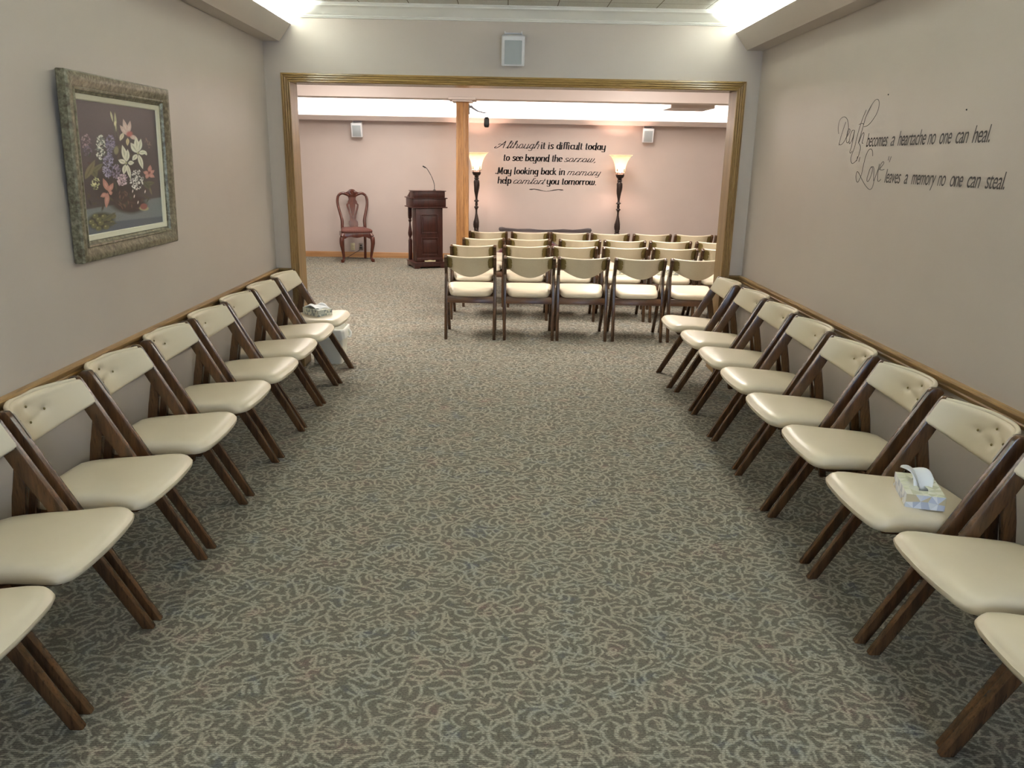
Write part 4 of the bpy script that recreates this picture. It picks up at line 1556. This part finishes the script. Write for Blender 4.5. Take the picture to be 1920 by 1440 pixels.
# ------------------------------------------------------------------ torchiere lamps
def torchiere(label, x, y):
    r = thing('torchiere_lamp', label, 'floor lamp', (x, y, 0), 0, 'torchiere lamps by the far wall')
    z = lambda yc: 1.713 - (yc - 95) * .000974
    px = .00825 / 8.47
    prof = [(44, 350 + 95), (50, 435), (60, 425), (68, 385), (70, 350)]
    bm = bmesh.new()
    lathe(bm, [(70 * px, z(360)), (74 * px, z(340)), (80 * px, z(300)), (92 * px, z(250)), (109 * px, z(200)), (138 * px, z(150)), (165 * px, z(115)), (190 * px, z(97)), (189 * px, z(95) + .002), (163 * px, z(108)), (136 * px, z(145)), (106 * px, z(195)), (89 * px, z(248)), (77 * px, z(300)), (68 * px, z(355))], 36, cap=False)
    fin(bm, 'glass_shade', M['glass'], r, angle=60)
    bm = bmesh.new()
    lathe(bm, [(20 * px, z(460)), (48 * px, z(452)), (60 * px, z(440)), (68 * px, z(420)), (72 * px, z(400)), (69 * px, z(402)), (20 * px, z(430))], 28)
    for k in range(4):
        a = pi / 4 + k * pi / 2
        ca, sa = math.cos(a), math.sin(a)
        tube(bm, [(70 * px * ca, 70 * px * sa, z(410)), (77 * px * ca, 77 * px * sa, z(360)), (80 * px * ca, 80 * px * sa, z(318))], [.006, .005, .003], 6)
        lathe(bm, [(.001, z(330)), (.008, z(322)), (.006, z(315)), (.001, z(308))], 8, (81 * px * ca, 81 * px * sa))
        sw = []
        for q in range(9):
            b_ = a + (pi / 2) * q / 8
            rr_ = 78 * px
            sw.append((rr_ * math.cos(b_), rr_ * math.sin(b_), z(330) - .045 * math.sin(pi * q / 8)))
        tube(bm, sw, .003, 6)
    fin(bm, 'shade_holder', M['bronze'], r, angle=60)
    S = lambda yc, rp: (rp * px, z(yc))
    pr = [S(1370, 60), S(1355, 48), S(1335, 44), S(1322, 30), S(1310, 42), S(1295, 36), S(1270, 44), S(1230, 48), S(1190, 46), S(1150, 36), S(1100, 26), S(1050, 17), S(1000, 16), S(985, 20), S(970, 26), S(955, 40), S(945, 36), S(932, 18), S(915, 23), S(900, 24), S(880, 18), S(868, 24), S(858, 43), S(848, 38), S(832, 18), S(800, 18), S(750, 26), S(700, 36), S(650, 43), S(600, 46), S(550, 45), S(530, 42), S(515, 28), S(500, 41), S(492, 38), S(482, 26), S(470, 42), S(460, 30)]
    low = [(.15, 0), (.15, .012), (.135, .03), (.10, .04), (.05, .055), (.035, .07), (.05, .10), (.055, .13), (.04, .18), (.024, .25), (.022, .32), (.03, .36), (.045, .40), (.05, .42), (.045, .445)]
    bm = bmesh.new()
    tw = lambda zz_, a: 1 + (.10 * math.cos(3 * a + zz_ * 26) if (z(1290) < zz_ < z(1080) or z(830) < zz_ < z(540)) else 0)
    lathe(bm, low + pr, 30, twist=tw)
    fin(bm, 'carved_stem', M['bronze'], r, angle=50)
    bm = bmesh.new()
    bmesh.ops.create_uvsphere(bm, u_segments=14, v_segments=10, radius=.024, matrix=Matrix.Translation((0, 0, z(345))))
    fin(bm, 'bulb', M['bulb'], r)
    ld = bpy.data.lights.new('lamp_bulb_light', 'POINT')
    ld.energy = 27
    ld.color = (1.0, .62, .48)
    ld.shadow_soft_size = .03
    lo = bpy.data.objects.new('lamp_bulb_light', ld)
    COL.objects.link(lo)
    lo.location = (x, y, z(300))
    return r


torchiere('dark carved torchiere lamp right of the far wall lettering', 1.80, 12.9)
torchiere('dark carved torchiere lamp half hidden by the oak column', -.455, 12.9)

# ------------------------------------------------------------------ boom microphone on the column
bo = thing('boom_microphone', 'grey boom arm on the column holding a hanging black cylindrical microphone', 'microphone', (-.432, 9.60, 2.15))
bm = bmesh.new()
bx(bm, 0, .012, -.03, .03, -.05, .06, .003)
tube(bm, [(.006, 0, .03), (.03, 0, .035), (.05, 0, .015)], [.014, .016, .012], 10)
tube(bm, [(.045, 0, .02), (.10, 0, -.012), (.145, 0, -.022)], [.012, .009, .006], 10)
fin(bm, 'boom_arm', M['grey_metal'], bo, angle=60)
bm = bmesh.new()
tube(bm, [(.14, 0, -.022), (.175, 0, -.03), (.203, 0, -.025)], [.007, .006, .005], 8)
tube(bm, [(.145, 0, -.018), (.205, 0, .03)], .0018, 6)
tube(bm, [(.205, 0, .03), (.197, 0, -.06)], .002, 6)
for s in (-1, 1):
    tube(bm, [(.203, 0, -.03), (.203 + s * .024, 0, -.045), (.203 + s * .012, 0, -.085)], .003, 6)
fin(bm, 'shock_mount', M['dark_metal'], bo, angle=60)
bm = bmesh.new()
lathe(bm, [(.012, -.075), (.024, -.085), (.030, -.10), (.032, -.16), (.028, -.18), (.018, -.188)][::-1], 18, (.205, 0))
fin(bm, 'microphone_body', M['black'], bo, angle=50)

# ------------------------------------------------------------------ low bench and maroon kneeler seen between the chair backs
be = thing('low_bench', 'long low dark bench with a wavy grey top rail against the far wall', 'bench', (.66, 13.02, 0))
bm = bmesh.new()
top = [(-.76, .505), (-.75, .535), (-.70, .54), (-.62, .52), (-.45, .512), (-.25, .518), (-.1, .508), (.0, .505), (.1, .508), (.3, .522), (.45, .515), (.58, .525), (.70, .545), (.745, .54), (.76, .51)]
prism(bm, [(x_, z_ + .016) for x_, z_ in top] + [(.74, .485), (-.74, .485)], 'y', .10, .15, .004)
fin(bm, 'top_rail', M['greywood'], be)
bm = bmesh.new()
bx(bm, -.74, .74, -.16, .15, .33, .37, .01)
fin(bm, 'seat', M['greywood'], be)
for sx in (-1, 1):
    for yy in (-.13, .12):
        bm = bmesh.new()
        lathe(bm, [(.018, 0), (.024, .02), (.016, .06), (.026, .18), (.028, .28), (.024, .33)], 14, (sx * .69, yy))
        if yy > 0:
            bx(bm, sx * .69 - .02, sx * .69 + .02, yy - .015, yy + .015, .37, .50, .004)
        fin(bm, 'leg', M['greywood'], be)
mk = thing('low_stool', 'maroon upholstered low stool with sloping shoulders behind the last chair row', 'stool', (.33, 10.95, 0))
bm = bmesh.new()
prism(bm, [(-.40, .25), (.40, .25), (.42, .46), (.30, .535), (.12, .56), (-.12, .56), (-.27, .535), (-.42, .38)], 'y', -.12, .14, .025)
fin(bm, 'padded_body', M['maroon'], mk)
for sx in (-1, 1):
    for sy_ in (-1, 1):
        bm = bmesh.new()
        tube(bm, [(sx * .35, .01 + sy_ * .09, 0), (sx * .34, .01 + sy_ * .09, .26)], [.015, .022], 10)
        fin(bm, 'leg', M['mahogany'], mk)

# ------------------------------------------------------------------ outlets and cord
for x, lb, mt in ((-2.523, 'cream blank outlet plate low on the far wall under the carved chair', 'outlet'), (-2.386, 'steel power outlet plate with a plug low on the far wall', 'steel')):
    r = thing('wall_outlet', lb, 'outlet', (x, YF, .175))
    bm = bmesh.new()
    bx(bm, -.035, .035, -.006, 0, -.058, .058, .002)
    fin(bm, 'cover_plate', M[mt], r)
    bm = bmesh.new()
    for zc in (-.022, .022):
        bx(bm, -.017, .017, -.008, -.005, zc - .014, zc + .014, .002)
    fin(bm, 'receptacle', M['outlet'] if mt == 'outlet' else M['black'], r)
bm = bmesh.new()
bx(bm, -2.405, -2.367, YF - .035, YF - .009, .145, .175, .004)
path = smoothpath([(-2.39, YF - .035, .155), (-2.41, YF - .06, .12), (-2.48, YF - .08, .08), (-2.56, YF - .09, .03), (-2.60, YF - .10, .006), (-2.50, YF - .16, .005), (-2.2, YF - .2, .005)], 6)
tube(bm, path, .004, 8)
tag(fin(bm, 'power_cord', M['black'], None, angle=50), 'thin dark power cord hanging from the steel outlet to the floor', 'cord')
